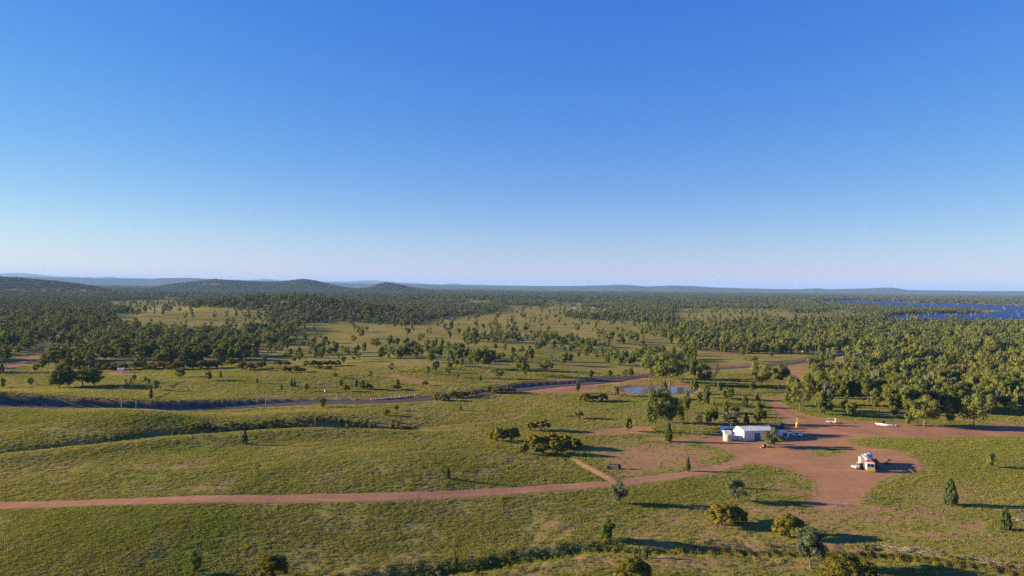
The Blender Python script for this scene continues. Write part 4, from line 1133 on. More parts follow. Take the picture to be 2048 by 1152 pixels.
for i in range(21):
    x = .3 + i * .6
    if 4.2 < x < 7.0: continue
    MB().box((x, -.025, EH / 2), (.05, .04, EH - .2)).build('wall_rib', M['white'], sh)

# --- tanks beside the shed
p = spot(1457.5, 883)
t = empty('water_tank', p, 0, 'round beige water tank at the left corner of the shed', 'tank')
MB().cyl((0, 1.55, 1.15), 1.6, 1.6, 2.3, 'Z', 28).build('tank_body', M['beige'], t, False)
tl = MB().cyl((0, 1.55, 2.45), 1.62, .5, .3, 'Z', 28).build('tank_roof', M['beige'], t)
MB().cyl((.4, 1.4, 2.62), .25, .25, .1, 'Z', 12).build('hatch', M['white'], tl)
for i in range(4): MB().cyl((0, 1.55, .35 + i * .5), 1.63, 1.63, .06, 'Z', 28).build('hoop', M['beige'], t)
for j, (px, py, lab) in enumerate([(1470.5, 881, 'pale blue liquid tank next to the beige water tank'), (1480, 881, 'pale liquid tank closest to the shed corner')]):
    p = spot(px, py)
    t = empty('liquid_tank', p, YAW, lab, 'tank', 'pale tanks at the shed corner')
    MB().box((0, .8, 1.05), (1.55, 1.5, 1.7), bev=.12).build('bottle', M['paleblue'], t)
    MB().box((0, .8, .1), (1.6, 1.6, .18)).build('pallet', M['timber'], t)
    MB().cyl((0, .8, 1.95), .25, .25, .12, 'Z', 12).build('lid', M['white'], t)
    for x in (-.8, 0, .8): MB().bar((x, .02, .2), (x, .02, 1.95), .025).build('cage_bar', M['silver'], t)
p = spot(1456, 874)
t = empty('storage_box', p, YAW, 'white steel storage box behind the beige water tank', 'box')
MB().box((0, .9, 1.1), (3.0, 1.8, 2.2), bev=.04).build('box_body', M['white'], t)
MB().box((0, .9, 2.24), (3.1, 1.9, .08)).build('lid', M['white'], t)
MB().box((-.7, -.015, 1.1), (1.0, .04, 1.7)).build('door', M['paleblue'], t)

# --- the bus
p = spot(1441, 868.5)
b = empty('bus', p, R(-4), 'white bus parked left of the shed with its pale end in sunlight', 'bus')
L, W, Hh = 9.0, 2.4, 2.85
prof = [(0, .45), (0, 2.3), (.25, Hh), (L - .2, Hh), (L, 2.3), (L, .45)]
bd = MB().prism(prof, 0, W).build('body', M['white'], b)
MB().box((L / 2 + .4, -.012, 1.95), (L - 2.2, .03, .75)).build('window_strip', M['glass'], b)
for i in range(6): MB().box((1.7 + i * 1.15, -.035, 1.95), (.07, .03, .8)).build('window_post', M['white'], b)
MB().box((-.012, W / 2, 1.95), (.03, W - .6, .7)).build('end_window', M['glass'], b)
MB().box((-.06, W / 2, .62), (.14, W, .28)).build('bumper', M['black'], b)
for y in (.3, W - .3): MB().box((-.03, y, 1.1), (.06, .22, .3)).build('tail_light', M['red'], b)
for x in (1.9, 6.9):
    for y in (.12, W - .12):
        wh = MB().cyl((x, y, .45), .45, .45, .26, 'Y', 16).build('wheel', M['tyre'], b)
        MB().cyl((x, y, .45), .22, .22, .30, 'Y', 10).build('rim', M['silver'], wh)

# --- hut, trailer and dark truck right of the shed
p = spot(1553, 876)
h = empty('portable_hut', p, YAW, 'low white hut with white framed window at the right end of the shed', 'hut')
MB().prism([(0, 0), (5.4, 0), (5.4, 2.0), (0, 2.55)], 0, 3.6).build('wall', M['white'], h)
MB().box((2.7, 1.8, 2.36), (5.9, 4.0, .07), Matrix.Rotation(math.atan2(.55, 5.4), 3, 'Y')).build('roof', M['white'], h)
wn_ = MB().box((3.6, -.02, 1.15), (1.7, .06, 1.5)).build('window', M['glass'], h)
for a, c in (((3.6, -.06, 1.94), (1.9, .05, .12)), ((3.6, -.06, .36), (1.9, .05, .12)), ((2.70, -.06, 1.15), (.12, .05, 1.5)), ((4.5, -.06, 1.15), (.12, .05, 1.5)), ((3.6, -.06, 1.15), (.08, .05, 1.5))):
    MB().box(a, c).build('window_frame', M['white'], wn_)
MB().box((1.2, -.02, 1.0), (.9, .05, 1.95)).build('door', M['paleblue'], h)
p = spot(1586, 873.5)
t = empty('box_trailer', p, R(-10), 'small white enclosed trailer at the far right of the shed', 'trailer')
MB().prism([(0, .5), (3.6, .5), (3.6, 1.55), (3.3, 1.75), (0, 2.1)], 0, 1.9).build('body', M['white'], t)
MB().box((1.2, -.015, 1.25), (1.4, .03, .6)).build('side_window', M['glass'], t)
for y in (.05, 1.85): MB().cyl((1.9, y, .36), .36, .36, .2, 'Y', 14).build('wheel', M['tyre'], t)
MB().bar((3.6, .95, .5), (4.8, .95, .45), .06).build('drawbar', M['black'], t)
p = spot(1545, 858.5)
t = empty('dark_truck', p, R(6), 'black tray truck parked behind the right end of the shed', 'truck')
MB().box((2.6, 1, .75), (5.0, 1.9, .25)).build('chassis', M['black'], t)
cb = MB().prism([(3.4, .8), (5.3, .8), (5.3, 1.5), (4.9, 2.45), (3.4, 2.45)], .05, 1.95).build('cab', M['black'], t)
MB().box((4.1, .035, 1.9), (1.0, .03, .6)).build('side_window', M['glass'], cb)
MB().box((1.6, 1, 1.25), (3.2, 2.0, .8)).build('tray', M['black'], t)
MB().box((1.6, -.01, 1.65), (3.2, .06, .06)).build('tray_rail', M['silver'], t)
for x in (1.0, 4.3):
    for y in (.1, 1.9): MB().cyl((x, y, .42), .42, .42, .25, 'Y', 14).build('wheel', M['tyre'], t)

# --- orange tank on stand
p = spot(1598, 856)
t = empty('fuel_tank', p, R(10), 'bright orange fuel tank with tall thin pole on the bare yard', 'tank')
MB().box((0, .7, 1.25), (1.5, 1.2, 1.6), bev=.08).build('tank_body', M['orange'], t)
for x in (-.65, .65):
    for y in (.2, 1.2): MB().box((x, y, .3), (.12, .12, .6)).build('leg', M['orange'], t)
MB().box((-.9, .4, .9), (.35, .5, 1.3)).build('pump', M['orange'], t)
MB().cyl((-.3, .9, 3.0), .06, .06, 2.0, 'Z', 8).build('vent_pole', M['white'], t)
MB().cyl((-.3, .9, 4.05), .16, .1, .22, 'Z', 10).build('vent_cap', M['white'], t)

# --- drum and log under the tree by the door
p = spot(1528, 893.5)
t = empty('fire_drum', p, R(30), 'rusty red drum lying under the tree before the shed', 'drum')
MB().cyl((0, 0, .48), .48, .48, 1.3, 'X', 18).build('drum_body', M['rust'], t)
for x in (-.35, .35): MB().cyl((x, 0, .48), .51, .51, .06, 'X', 18).build('hoop', M['rust'], t)
MB().cyl((.66, 0, .48), .4, .4, .05, 'X', 18).build('drum_end', M['black'], t)
for px, py, a, lab in ((1526, 896, 20, 'pale short log in front of the rusty drum'), (1540, 895.5, -5, 'dark log lying at the foot of the tree by the shed')):
    p = spot(px, py)
    o = MB().bar((-1.1, 0, .2), (1.1, .1, .17), .2, 9, .15).bar((.2, 0, .25), (.8, .5, .4), .08, 6, .05).build('fallen_log', M['deadwood'] if a > 0 else M['darktimber'])
    o.location = p; o.rotation_euler = (0, 0, R(a)); tag(o, lab, 'log')

# --- white framed boat trailer, pipes
p = spot(1652, 846)
t = empty('frame_trailer', p, R(-20), 'white framed trailer parked at the back edge of the yard', 'trailer')
MB().bar((0, 0, .6), (3.8, 0, .55), .12).build('side_rail', M['white'], t)
MB().bar((0, 1.7, .6), (3.8, 1.7, .55), .12).build('side_rail', M['white'], t)
for x in (.4, 1.6, 2.8, 3.7): MB().bar((x, 0, .55), (x, 1.7, .55), .07).build('cross_member', M['white'], t)
for y in (0, 1.7): MB().bar((3.7, y, .5), (3.7, y, 2.1), .09).build('upright', M['white'], t)
MB().bar((3.7, 0, 2.1), (3.7, 1.7, 2.1), .08).build('top_bar', M['white'], t)
MB().bar((3.7, 1.7, 2.1), (.4, 1.7, 1.7), .06).build('brace', M['white'], t)
for y in (-.2, 1.9): MB().cyl((1.9, y, .35), .35, .35, .2, 'Y', 14).build('wheel', M['tyre'], t)
p = spot(1676, 847)
o = MB().box((0, 0, .25), (1.6, .5, .3), bev=.05).bar((-1.2, .2, .15), (1.6, -.2, .2), .12).box((1.5, .4, .3), (.7, .6, .5), bev=.05).build('scrap_heap', M['darktimber'])
o.location = p; tag(o, 'low dark scrap heap just right of the framed trailer', 'scrap')
rp = np.random.default_rng(4)
for i, (px, py, ln, lab) in enumerate([(1769, 850, 7.0, 'longest white pipe on the ground at the left of the pile'), (1772, 851.5, 6.5, 'white pipe lying second from left in the pile'), (1783, 852, 3.0, 'short white pipe in the middle of the pile'), (1788, 852, 2.6, 'short pale pipe right of the middle of the pile'), (1793, 852, 2.4, 'stubby white pipe at the right of the pile')]):
    p = spot(px, py); a = R(-28) if ln > 5 else R(-50 + 20 * i)
    t = empty('white_pipe', p, a, lab, 'pipe', 'white pipes in a pile at the yard edge')
    MB().cyl((0, 0, .27), .25, .25, ln, 'X', 16).build('pipe_wall', M['pipe'], t, True)
    for s in (-1, 1): MB().cyl((s * (ln / 2 + .01), 0, .27), .19, .19, .06, 'X', 14).build('pipe_mouth', M['black'], t)
p = spot(1766, 847)
o = MB().box((0, 0, .5), (1.2, .8, 1.0), bev=.06).cyl((0, 0, 1.1), .3, .3, .3, 'Z', 10).build('pump_box', M['black'])
o.location = p; tag(o, 'small black pump behind the left end of the white pipes', 'pump')

# --- the machinery cluster
p = spot(1733, 944)
t = empty('drill_truck', p, R(-12), 'white cab drilling truck with yellow bumper facing the camera', 'truck')
MB().box((1.25, 4.4, .95), (1.1, 8.2, .3)).build('chassis', M['black'], t)
cab = MB().box((1.25, .95, 1.75), (2.45, 1.9, 2.2), bev=.12).build('cab', M['white'], t)
MB().box((1.15, -.02, 2.12), (1.95, .06, 1.05)).build('windscreen', M['glass'], cab)
MB().box((1.15, -.055, 2.12), (.06, .03, 1.05)).build('screen_post', M['white'], cab)
MB().box((2.49, .95, 2.15), (.05, 1.1, .8)).build('side_window', M['glass'], cab)
MB().box((2.50, .95, 1.2), (.05, 1.7, .8)).build('door_panel', M['blue'], cab)
MB().box((1.25, -.08, 1.02), (2.45, .08, .3)).build('grille', M['silver'], t)
MB().box((1.25, -.18, .62), (2.5, .32, .5), bev=.05).build('bumper', M['yellow'], t)
for x in (.35, 2.15): MB().cyl((x, -.14, 1.02), .15, .15, .1, 'Y', 12).build('headlight', M['silver'], t)
for x in (.1, 2.4):
    for y in (1.2, 5.9, 7.2):
        wh = MB().cyl((x, y, .52), .52, .52, .35, 'X', 16).build('wheel', M['tyre'], t)
        MB().cyl((x, y, .52), .26, .26, .38, 'X', 10).build('rim', M['silver'], wh)
MB().box((1.25, 5.3, 1.25), (2.5, 6.4, .15)).build('deck', M['blue'], t)
en = MB().box((1.6, 4.4, 2.0), (1.7, 2.6, 1.4), bev=.06).build('engine_cover', M['red'], t)
for i in range(5): MB().box((2.46, 3.5 + i * .42, 2.1), (.05, .16, .9)).build('vent', M['black'], en)
MB().box((1.5, 7.2, 2.1), (1.8, 1.8, 1.6), bev=.06).build('winch_frame', M['red'], t)
ms = MB()
A, B = Vector((1.9, 1.4, 2.75)), Vector((1.2, 6.6, 3.1))
for dx, dz in ((0, 0), (.5, 0), (0, .5), (.5, .5)): ms.bar(A + Vector((dx, 0, dz)), B + Vector((dx, 0, dz)), .07)
for i in range(9):
    q = A.lerp(B, i / 8); r2 = A.lerp(B, min(1, (i + 1) / 8))
    ms.bar(q, r2 + Vector((.5, 0, 0)), .05).bar(q + Vector((0, 0, .5)), r2 + Vector((.5, 0, .5)), .05).bar(q, q + Vector((0, 0, .5)), .05).bar(q + Vector((.5, 0, 0)), q + Vector((.5, 0, .5)), .05)
ms.build('mast', M['red'], t)
MB().box((2.55, 1.9, 2.55), (.6, 1.6, .5), bev=.05).build('mast_head', M['redorange'], t)
for x in (-.05, 2.55): MB().bar((x, 3.0, 0), (x, 3.0, 1.6), .09).build('outrigger', M['redorange'], t)
p = spot(1728, 935)
t = empty('tank_trailer', p, R(-14), 'silver tank trailer standing behind the drilling truck', 'trailer')
MB().cyl((1.2, 2.8, 2.5), 1.15, 1.15, 4.6, 'Y', 24).build('tank_barrel', M['silver'], t, True)
for y in (.5, 5.1): MB().dome((1.2, y, 2.5), 1.12, 1).build('tank_end', M['silver'], t, True)
MB().cyl((1.2, 2.8, 3.75), .4, .4, .3, 'Z', 14).build('manhole', M['white'], t)
MB().box((1.2, 2.8, 1.15), (1.6, 5.6, .25)).build('frame', M['black'], t)
for x in (.2, 2.2):
    for y in (3.4, 4.6): MB().cyl((x, y, .5), .5, .5, .3, 'X', 14).build('wheel', M['tyre'], t)
p = spot(1738, 930)
t = empty('tall_tank', p, R(-14), 'tall white domed tank at the back of the machinery', 'tank')
MB().cyl((.8, 2.4, 1.6), 1.0, 1.0, 2.6, 'Z', 22).build('tank_wall', M['silver'], t, True)
MB().dome((.8, 2.4, 2.9), 1.0, .7).build('tank_dome', M['silver'], t, True)
MB().cyl((.8, 2.4, 3.65), .2, .2, .25, 'Z', 10).build('cap', M['black'], t)
for x, y in ((.1, 1.7), (1.5, 1.7), (.1, 3.1), (1.5, 3.1)): MB().bar((x, y, 0), (x, y, .5), .09).build('leg', M['black'], t)
p = spot(1748, 936)
t = empty('red_compressor', p, R(-10), 'dull red compressor on wheels at the right of the machinery', 'compressor')
MB().box((.7, 1.4, 1.5), (1.6, 3.0, 1.6), bev=.08).build('housing', M['red'], t)
MB().box((.7, 1.4, 2.36), (1.2, 2.2, .14)).build('roof_panel', M['rust'], t)
MB().cyl((1.0, .8, 2.7), .09, .09, .8, 'Z', 8).build('exhaust', M['black'], t)
MB().bar((.7, -.1, .6), (.7, -1.1, .5), .06).build('drawbar', M['black'], t)
for x in (0, 1.4): MB().cyl((x, 1.6, .4), .4, .4, .22, 'X', 14).build('wheel', M['tyre'], t)
p = spot(1719, 934)
t = empty('cream_cabinet', p, R(-14), 'tall cream box cabin between the pickup and the truck', 'cabin')
MB().box((.95, 1.2, 1.75), (1.5, 2.2, 2.5), bev=.05).build('cabin_wall', M['cream'], t)
MB().box((.95, 1.2, 3.04), (1.6, 2.3, .08)).build('roof', M['cream'], t)
MB().box((.95, .08, 1.9), (.6, .04, 1.6)).build('door', M['cream'], t)
MB().box((1.72, 1.2, 2.0), (.04, 1.0, .8)).build('side_window', M['glass'], t)
MB().box((.95, 1.2, .42), (1.3, 2.6, .16)).build('frame', M['redorange'], t)
for x in (.2, 1.7): MB().cyl((x, 1.2, .35), .35, .35, .2, 'X', 14).build('wheel', M['tyre'], t)
p = spot(1703, 937)
t = empty('pickup', p, R(-66), 'white bonneted dark green pickup left of the drilling truck', 'car')
# local +Y runs from nose to tail
bo = MB().prism([(0, .45), (1.8, .45), (1.8, .95), (1.7, 1.02), (.1, 1.02), (0, .95)], -.2, 1.6).build('bonnet', M['white'], t)
cb = MB().prism([(0, .45), (1.8, .45), (1.8, 1.05), (1.55, 1.85), (.25, 1.85), (0, 1.05)], 1.6, 3.2).build('cab', M['green'], t)
MB().box((.9, 1.585, 1.45), (1.3, .04, .6)).build('windscreen', M['glass'], cb)
MB().box((.9, 2.4, 1.88), (1.2, 1.4, .05)).build('roof_panel', M['white'], cb)
ty = MB().box((.9, 4.2, .85), (1.8, 2.0, .15)).build('tray', M['black'], t)
for a, c in (((.02, 4.2, 1.1), (.05, 2.0, .4)), ((1.78, 4.2, 1.1), (.05, 2.0, .4)), ((.9, 5.18, 1.1), (1.8, .05, .4))): MB().box(a, c).build('tray_side', M['green'], ty)
for x in (.25, 1.55): MB().cyl((x, -.22, .8), .13, .13, .08, 'Y', 12).build('headlight', M['silver'], t)
MB().box((.9, -.26, .52), (1.85, .16, .2)).build('bumper', M['black'], t)
wheels(t, [(.12, .5), (1.68, .5), (.12, 3.9), (1.68, 3.9)], .38, .24)
p = spot(1770, 929)
o = MB().bar((0, 0, .3), (2.2, .3, .5), .18).bar((.5, .2, .3), (1.4, -.2, 1.8), .12).box((1.5, 0, 1.5), (1.1, .6, .4), bev=.06).box((.6, .1, .4), (1.2, .9, .6), bev=.08).build('machine_part', M['black'])
o.location = p; tag(o, 'black machine part lying in the shadow right of the truck', 'machine part')

# --- dark timber trough frame on the grass
p = spot(1213, 938)
t = empty('cattle_trough', p, R(14), 'dark timber feed trough standing in grass above the road', 'trough')
MB().box((.45, 0, .5), (.9, .7, 1.0), bev=.03).build('end_block', M['darktimber'], t)
MB().box((4.3, 0, .62), (.9, .7, 1.2), bev=.03).build('end_block', M['darktimber'], t)
MB().bar((.5, 0, .95), (2.2, 0, 1.35), .13).build('top_rail', M['darktimber'], t)
MB().bar((2.2, 0, 1.35), (4.4, 0, 1.3), .13).build('top_rail', M['darktimber'], t)
MB().box((2.4, .1, .55), (3.0, .12, .25)).build('back_board', M['timber'], t)
for x in (1.4, 3.4): MB().bar((x, 0, 0), (x, 0, .9), .07).build('post', M['timber'], t)

# --- power poles
def pole(px, py, hpx, lab, arms=1, box=False, mat='timber', thick=.15):
    p = spot(px, py); h = hpx * p[1] / FPX
    t = empty('power_pole', p, R(random.uniform(-8, 8)), lab, 'power pole', 'wooden power poles')
    MB().cyl((0, 0, h / 2), thick, thick * .7, h, 'Z', 8).build('pole', M[mat], t)
    for i in range(arms):
        z = h - .35 - i * 1.3
        ar = MB().box((0, -.16, z), (2.2, .11, .14)).build('crossarm', M['timber' if mat == 'timber' else 'white'], t)
        for x in (-1, -.35, .35, 1): MB().cyl((x, -.16, z + .17), .06, .05, .22, 'Z', 8).build('insulator', M['insul'], ar)
    if box:
        tr = MB().cyl((-.3, -.45, h - 3.6), .36, .36, .95, 'Z', 14).build('transformer', M['white'], t)
        for x in (-.45, -.15): MB().cyl((x, -.45, h - 3.0), .05, .04, .28, 'Z', 8).build('bushing', M['insul'], tr)
pole(243, 821, 53, 'tall pole with crossarm beside the road cut on the left', 2, False, 'timber', .2)
pole(652, 812, 46, 'pole with two crossarms and grey transformer beside the main road', 2, True)
pole(708, 827, 32, 'short bare pole standing in grass below the transformer pole', 0)
pole(1024, 851, 27, 'pale thin pole rising behind the dark shrub pair', 0, False, 'timber', .08)
pole(1384, 872, 41, 'thin pole left of the shed beside the tall clump', 0, False, 'timber', .10)
pole(1631, 722, 34, 'pale pole at the woodland edge by the road junction', 1, False, 'timber', .12)
pole(1320, 730, 18, 'distant pole just left of the tallest pond tree', 1, False, 'white', .17)

# --- road signs and guide posts along the cut
def sign(px, py, hpx, lab, wid=.6):
    p = spot(px, py); h = hpx * p[1] / FPX
    t = empty('road_sign', p, R(8), lab, 'sign', 'small white road signs')
    MB().cyl((0, 0, h / 2), .05, .05, h, 'Z', 8).build('post', M['white'], t)
    MB().box((0, -.07, h - .35), (wid, .03, .7), bev=.01).build('panel', M['pipe'], t)
sign(272, 819, 15, 'white road sign right of the tall pole by the cut')
sign(531, 809, 14, 'white road sign on the road edge left of the transformer pole')
sign(672, 800, 13, 'white road sign just right of the transformer pole')
gp = [(223, 820, 10), (248, 819, 5), (292, 820, 5), (309, 820, 12), (328, 820, 5), (346, 819, 12), (362, 819, 5), (376, 818, 11), (432, 817, 8), (662, 799, 6), (684, 800, 7)]
a = G([(x, y) for x, y, h in gp])
pc = {True: 0, False: 0}
for (x, y, hp), p in zip(gp, a):
    h = hp * p[1] / FPX
    which = ('short white guide post' if hp < 8 else 'tall thin marker post'); pc[hp < 8] += 1; which = ORD[pc[hp < 8] - 1] + ' ' + which + ' from left'
    t = empty('guide_post', p, 0, which + ' along the edge of the main road', 'post', 'guide posts, ' + ('short' if hp < 8 else 'tall'))
    MB().box((0, 0, h / 2), (.16 if hp < 8 else .10, .07, h)).build('post', M['pipe' if hp < 8 else 'timber'], t)
    MB().box((0, -.045, h - .25), (.1, .02, .18)).build('reflector', M['red'], t)
a = G([(742 + i * 5.2, 800 - i * .55) for i in range(18)])
rock = [None] * 3
for i in range(3):
    bm = bmesh.new(); bmesh.ops.create_icosphere(bm, subdivisions=1, radius=.5)
    for v in bm.verts: v.co *= random.uniform(.75, 1.2)
    rock[i] = bpy.data.meshes.new('roadside_rock'); bm.to_mesh(rock[i]); bm.free(); rock[i].materials.append(M['stone'])
for i, p in enumerate(a):
    o = link('roadside_rock', rock[i % 3]); o.location = (p[0], p[1], p[2] + .2); o.scale = (random.uniform(.8, 1.3), random.uniform(.7, 1.1), random.uniform(.6, 1))
    o.rotation_euler = (0, 0, random.uniform(0, 6)); tag(o, ORD[i] + ' pale rock from left in the line edging the main road', 'rock', 'rocks edging the main road')

# --- white box shed on the left, far farm buildings
p = spot(234, 746); k = p[1] / FPX
t = empty('box_shed', p, R(20), 'small white box shed on a stand below the dark shrub row', 'shed')
MB().box((1.9, 1.2, 1.75), (3.6, 2.4, 2.0), bev=.03).build('wall', M['white'], t)
MB().box((1.9, 1.2, 2.8), (3.9, 2.7, .1)).build('roof', M['zinc'], t)
MB().box((-.02, 1.2, 1.7), (.05, 1.0, 1.6)).build('door', M['steeldoor'], t)
for x in (.4, 3.4):
    for y in (.3, 2.1): MB().box((x, y, .37), (.2, .2, .75)).build('stump', M['timber'], t)
for px, py, w_, l_, hh, lab in ((1146, 619, 18, 9, 4.5, 'left far white farm shed among trees beyond the fields'), (1182, 618.5, 16, 9, 5, 'right far white farm shed among trees beyond the fields'), (1078, 612, 20, 9, 4.5, 'far pale farm roof left of the two white farm sheds'), (1662, 607, 26, 10, 5.5, 'far tan homestead beside the lake inlet')):
    p = spot(px, py)
    t = empty('farm_building', p, R(random.uniform(-10, 15)), lab, 'farm building', 'far farm buildings')
    MB().box((0, 0, hh * .35), (w_, l_, hh * .7)).build('wall', M['cream'], t)
    MB().prism([(-l_ / 2 - .6, hh * .7), (0, hh), (l_ / 2 + .6, hh * .7), (l_ / 2 + .6, hh * .68), (-l_ / 2 - .6, hh * .68)], -w_ / 2 - .5, w_ / 2 + .5)
    rb = MB().prism([(-l_ / 2 - .6, hh * .7 + .02), (l_ / 2 + .6, hh * .7 + .02), (0, hh + .02)], -w_ / 2 - .5, w_ / 2 + .5)
    bmesh.ops.rotate(rb.bm, cent=(0, 0, 0), matrix=Matrix.Rotation(R(90), 3, 'Z'), verts=rb.bm.verts)
    rb.build('roof', M['pipe'] if px < 1500 else M['rust'], t)
    for x in (-w_ * .3, 0, w_ * .3): MB().box((x, -l_ / 2 - .03, hh * .35), (1.6, .08, 1.4)).build('window', M['glass'], t)
p = spot(1606, 704.5)
t = empty('parked_van', p, R(12), 'white van half hidden under trees at the woodland edge', 'van')
MB().prism([(0, .4), (5.2, .4), (5.2, 1.3), (4.3, 2.2), (0, 2.3)], 0, 2.0).build('body', M['white'], t)
MB().box((2.0, -.015, 1.75), (3.4, .03, .6)).build('side_window', M['glass'], t)
for x in (1.0, 4.2):
    for y in (.1, 1.9): MB().cyl((x, y, .38), .38, .38, .22, 'Y', 14).build('wheel', M['tyre'], t)

# --- driftwood heaps by the creek
def heap(px, py, n, ln, lab, seed, mat='deadwood'):
    rg = np.random.default_rng(seed); p = spot(px, py); m = MB()
    for i in range(n):
        c = rg.normal(0, 1, 3) * (ln * .55, .7, .2); a = rg.uniform(-.7, .7); l = rg.uniform(.5, 1.3) * 1.5
        d = np.array((math.cos(a), math.sin(a), rg.normal(0, .25))) * l
        c[2] = abs(c[2]) + .15
        m.bar(c - d / 2, c + d / 2, rg.uniform(.03, .09), 5, .02)
    o = m.build('driftwood_heap', M[mat]); o.location = p; o.rotation_euler = (0, 0, R(-25 if px > 1700 else 10)); tag(o, lab, 'branch heap')
heap(1800, 1100, 46, 3.5, 'grey heap of dead branches on the creek bank right of the reeds', 1)
heap(1862, 1106, 40, 4.0, 'darker tangle of branches next to the grey heap by the creek', 2, 'timber')
heap(1950, 1120, 40, 4.0, 'long pale heap of driftwood near the lower right corner', 3, 'timber')
heap(2012, 1132, 40, 5.0, 'driftwood heap at the right edge beside the creek', 4, 'timber')
heap(2043, 1042, 12, 2.5, 'few white dead branches on red soil at the right edge', 5)
heap(1140, 834, 24, 2.0, 'dark brush heap beside a lone small shrub in green grass', 6, 'darktimber')
heap(1068, 790, 40, 3.5, 'grey brush heap below the red mound', 7, 'timber')
heap(690, 858, 50, 6.0, 'dark brush heap at the head of the gully', 8, 'darktimber')
heap(810, 857, 50, 5.0, 'long dark brush heap where the track meets the gully', 9, 'darktimber')
heap(150, 780, 20, 3.0, 'brown fallen branch heap below the big spreading trees', 10, 'timber')
heap(600, 776, 20, 3.0, 'pale branch heap beside the twin cypresses', 11)
heap(1680, 1012, 30, 4.0, 'pale scraps of branches on the bare soil below the machinery', 12)
heap(1735, 998, 16, 2.5, 'dark scraps of branches right of the pale scraps', 13, 'timber')
heap(675, 695, 24, 5.0, 'dark fallen timber in the paddock near the tree line', 14, 'darktimber')
heap(870, 713, 24, 4.0, 'dark fallen timber in the middle of the paddock', 15, 'darktimber')

for px, py, hp, lab in ((1279, 1114, 22, 'left of two dark dead stumps standing by the creek'), (1294, 1115, 21, 'right of two dark dead stumps standing by the creek')):
    p = spot(px, py); h = hp * p[1] / FPX
    t = empty('dead_stump', p, random.uniform(0, 6), lab, 'stump', 'dead stumps by the creek')
    MB().cyl((0, 0, h / 2 - .1), .24, .15, h + .2, 'Z', 9).build('trunk', M['darktimber'], t)
    for z, a in ((.6, .5), (.8, 3.0)): MB().bar((0, 0, h * z), (math.cos(a) * .5, math.sin(a) * .5, h * z + .45), .07, 5, .03).build('branch_stub', M['darktimber'], t)

# ------------------------------------------------------------------ grass, scrub and reeds
def tuft(seed, n, r, h, mat, w=.05):
    rg = np.random.default_rng(seed); V, T = [], []
    for i in range(n):
        a = rg.uniform(0, 6.28); q = rg.uniform(0, 1) ** .6 * r; b = np.array((math.cos(a) * q, math.sin(a) * q, -.03))
        tip = b + np.array((rg.normal(0, .35) * h, rg.normal(0, .35) * h, h * rg.uniform(.55, 1.1)))
        t = rg.uniform(0, 6.28); d = np.array((math.cos(t), math.sin(t), 0)) * w * rg.uniform(.7, 1.6)
        k = len(V); V += [b - d, b + d, tip]; T.append((k, k + 1, k + 2))
    return mesh_np('tuft', np.array(V), None, np.array(T), [mat])
TU = [tuft(i, 30, .45, .15 + .055 * i, M['grass'], .05) for i in range(4)] + [tuft(9, 34, .50, .22, M['lushgrass'], .06)]
rg = np.random.default_rng(51)
n = GRASS_N
yy = 112 + (470 - 112) * rg.uniform(0, 1, n) ** 1.6; xs = rg.uniform(-.82, .82, n) * yy
dm, lm, _, tm, _ = masks(xs, yy, np.zeros(n))
cl = perlin(xs / 5, yy / 5) * .7 + perlin(xs / 16 + 5, yy / 16) * .7 + perlin(xs / 1.7, yy / 1.7) * .6
keep = (rg.uniform(0, 1, n) > dm * 1.9 - .15) & (tm < .3) & (cl + lm * .6 > -.24 + rg.uniform(-.3, .3, n)) & (poly_sd(xs, yy, POND) < 0)
xs, yy, lm, cl = xs[keep], yy[keep], lm[keep], cl[keep]
zz = height(xs, yy)
s = rg.uniform(.6, 1.3, len(xs)) * (1 + .6 * np.clip(cl, -.3, .6)) * np.interp(yy, [120, 470], [.85, 1.8])
pick = np.where(rg.uniform(0, 1, len(xs)) < .12 + .55 * lm, 4, rg.integers(0, 4, len(xs)))
rot = np.stack([0 * xs, 0 * xs, rg.uniform(0, 6.28, len(xs))], -1)
instancer('grass', np.stack([xs, yy, zz], -1), np.stack([s, s, s * rg.uniform(.7, 1.2, len(xs))], -1), rot, pick, TU, 'tufty yellow green pasture grass over the near slopes', 'grass')
print('GRASS', len(xs))
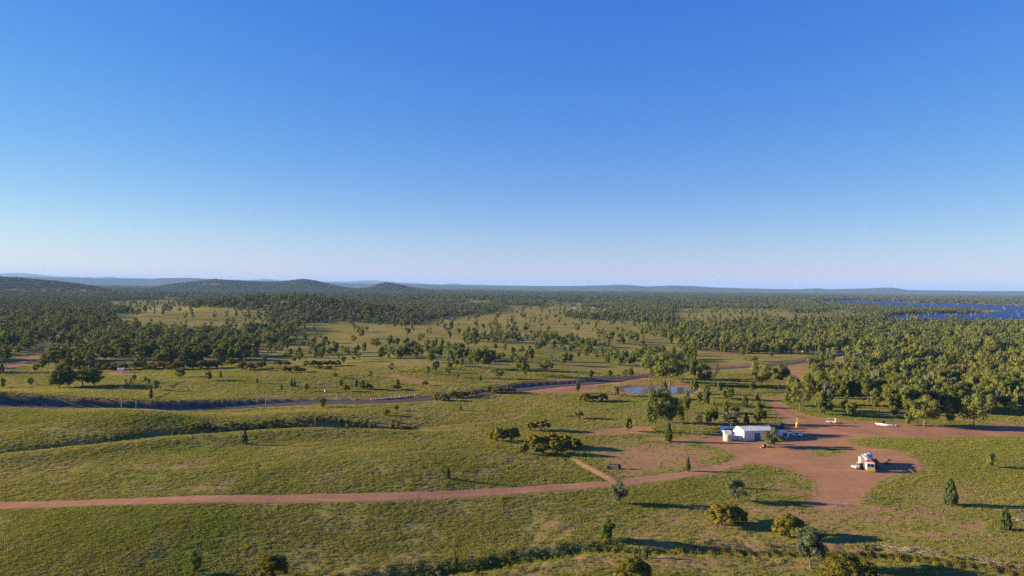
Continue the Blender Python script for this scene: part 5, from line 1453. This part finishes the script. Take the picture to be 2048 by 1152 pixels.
# scrub in the gullies and on the batter of the road cut
SC = [template(600 + i, 'wattle', 'low', 'wattle') for i in range(2)] + [template(610, 'bushy', 'low', 'euc')]
def along(line, n, lo, hi, seed, t0=0, t1=1, power=1):
    rg = np.random.default_rng(seed); L = smooth_line(line, 2.0); k = (rg.uniform(t0, t1, n) * (len(L) - 2)).astype(int)
    d = L[k + 1] - L[k]; d /= np.linalg.norm(d, axis=1)[:, None]; off = lo + (hi - lo) * rg.uniform(0, 1, n) ** power
    x = L[k, 0] - d[:, 1] * off; y = L[k, 1] + d[:, 0] * off
    return x, y, height(x, y), rg
def thin(q, s_=9.0):
    x, y, z, rg = q; k = perlin(x / s_, y / s_) + rg.uniform(-.25, .25, len(x)) > .02; return x[k], y[k], z[k], rg
def scrub(name, xyz, hr, T, lab, cat='scrub', wr=(1.0, 1.8)):
    x, y, z, rg = xyz; h = rg.uniform(*hr, len(x)) * rg.uniform(.5, 1, len(x)); w_ = h * rg.uniform(*wr, len(x))
    rot = np.stack([0 * x, 0 * x, rg.uniform(0, 6.28, len(x))], -1)
    return instancer(name, np.stack([x, y, z - .05], -1), np.stack([w_, w_, h], -1), rot, rg.integers(0, len(T), len(x)), T, lab, cat)
scrub('scrub', thin(along(GULLY, 900, -1.5, 11, 1, .40, .90, 1.3)), (.4, 2.0), SC, 'dark low scrub filling the gully across the left slope')
scrub('scrub', along(ROAD, 190, 4.8, 7.6, 2, .0, .20), (.4, 1.3), SC, 'dark low scrub on the bank of the road cut')
scrub('scrub', thin(along(CREEK, 700, -3.5, 3.5, 3, .05, 1), 5.0), (.3, 1.2), SC, 'low scrub lining the banks of the creek')
RD = [tuft(70 + i, 40, .5, 1.0, M['reed'], .06) for i in range(3)]
LG = [tuft(80 + i, 34, .5, .5, M['lushgrass'], .08) for i in range(3)]
scrub('reeds', along(CREEK, 420, -1.5, 2.0, 4, .62, 1), (.7, 1.3), RD, 'yellow brown reeds along the creek at lower right', 'reeds', (.8, 1.3))
scrub('creek_grass', along(CREEK, 1500, -2.0, 1.6, 5, .22, 1), (.7, 1.4), LG, 'bright green grass in the wet bed of the creek', 'grass', (.8, 1.4))

# ------------------------------------------------------------------ the air
hz, nt, out = new_mat('hazy air')
pv = nt.nodes.new('ShaderNodeVolumePrincipled')
pv.inputs['Color'].default_value = (*HAZE_COL, 1); pv.inputs['Density'].default_value = HAZE; pv.inputs['Anisotropy'].default_value = 0.0
nt.links.new(pv.outputs[0], out.inputs['Volume'])
zlo, zhi = float(GZ.min()) - 1.2, float(max(GZ.max(), HC)) + 15
o = MB().box((0, 28000, (zlo + zhi) / 2), (150000, 66000, zhi - zlo)).build('haze', hz)
tag(o, 'thin pale blue haze over the whole plain', 'haze', kind='stuff')
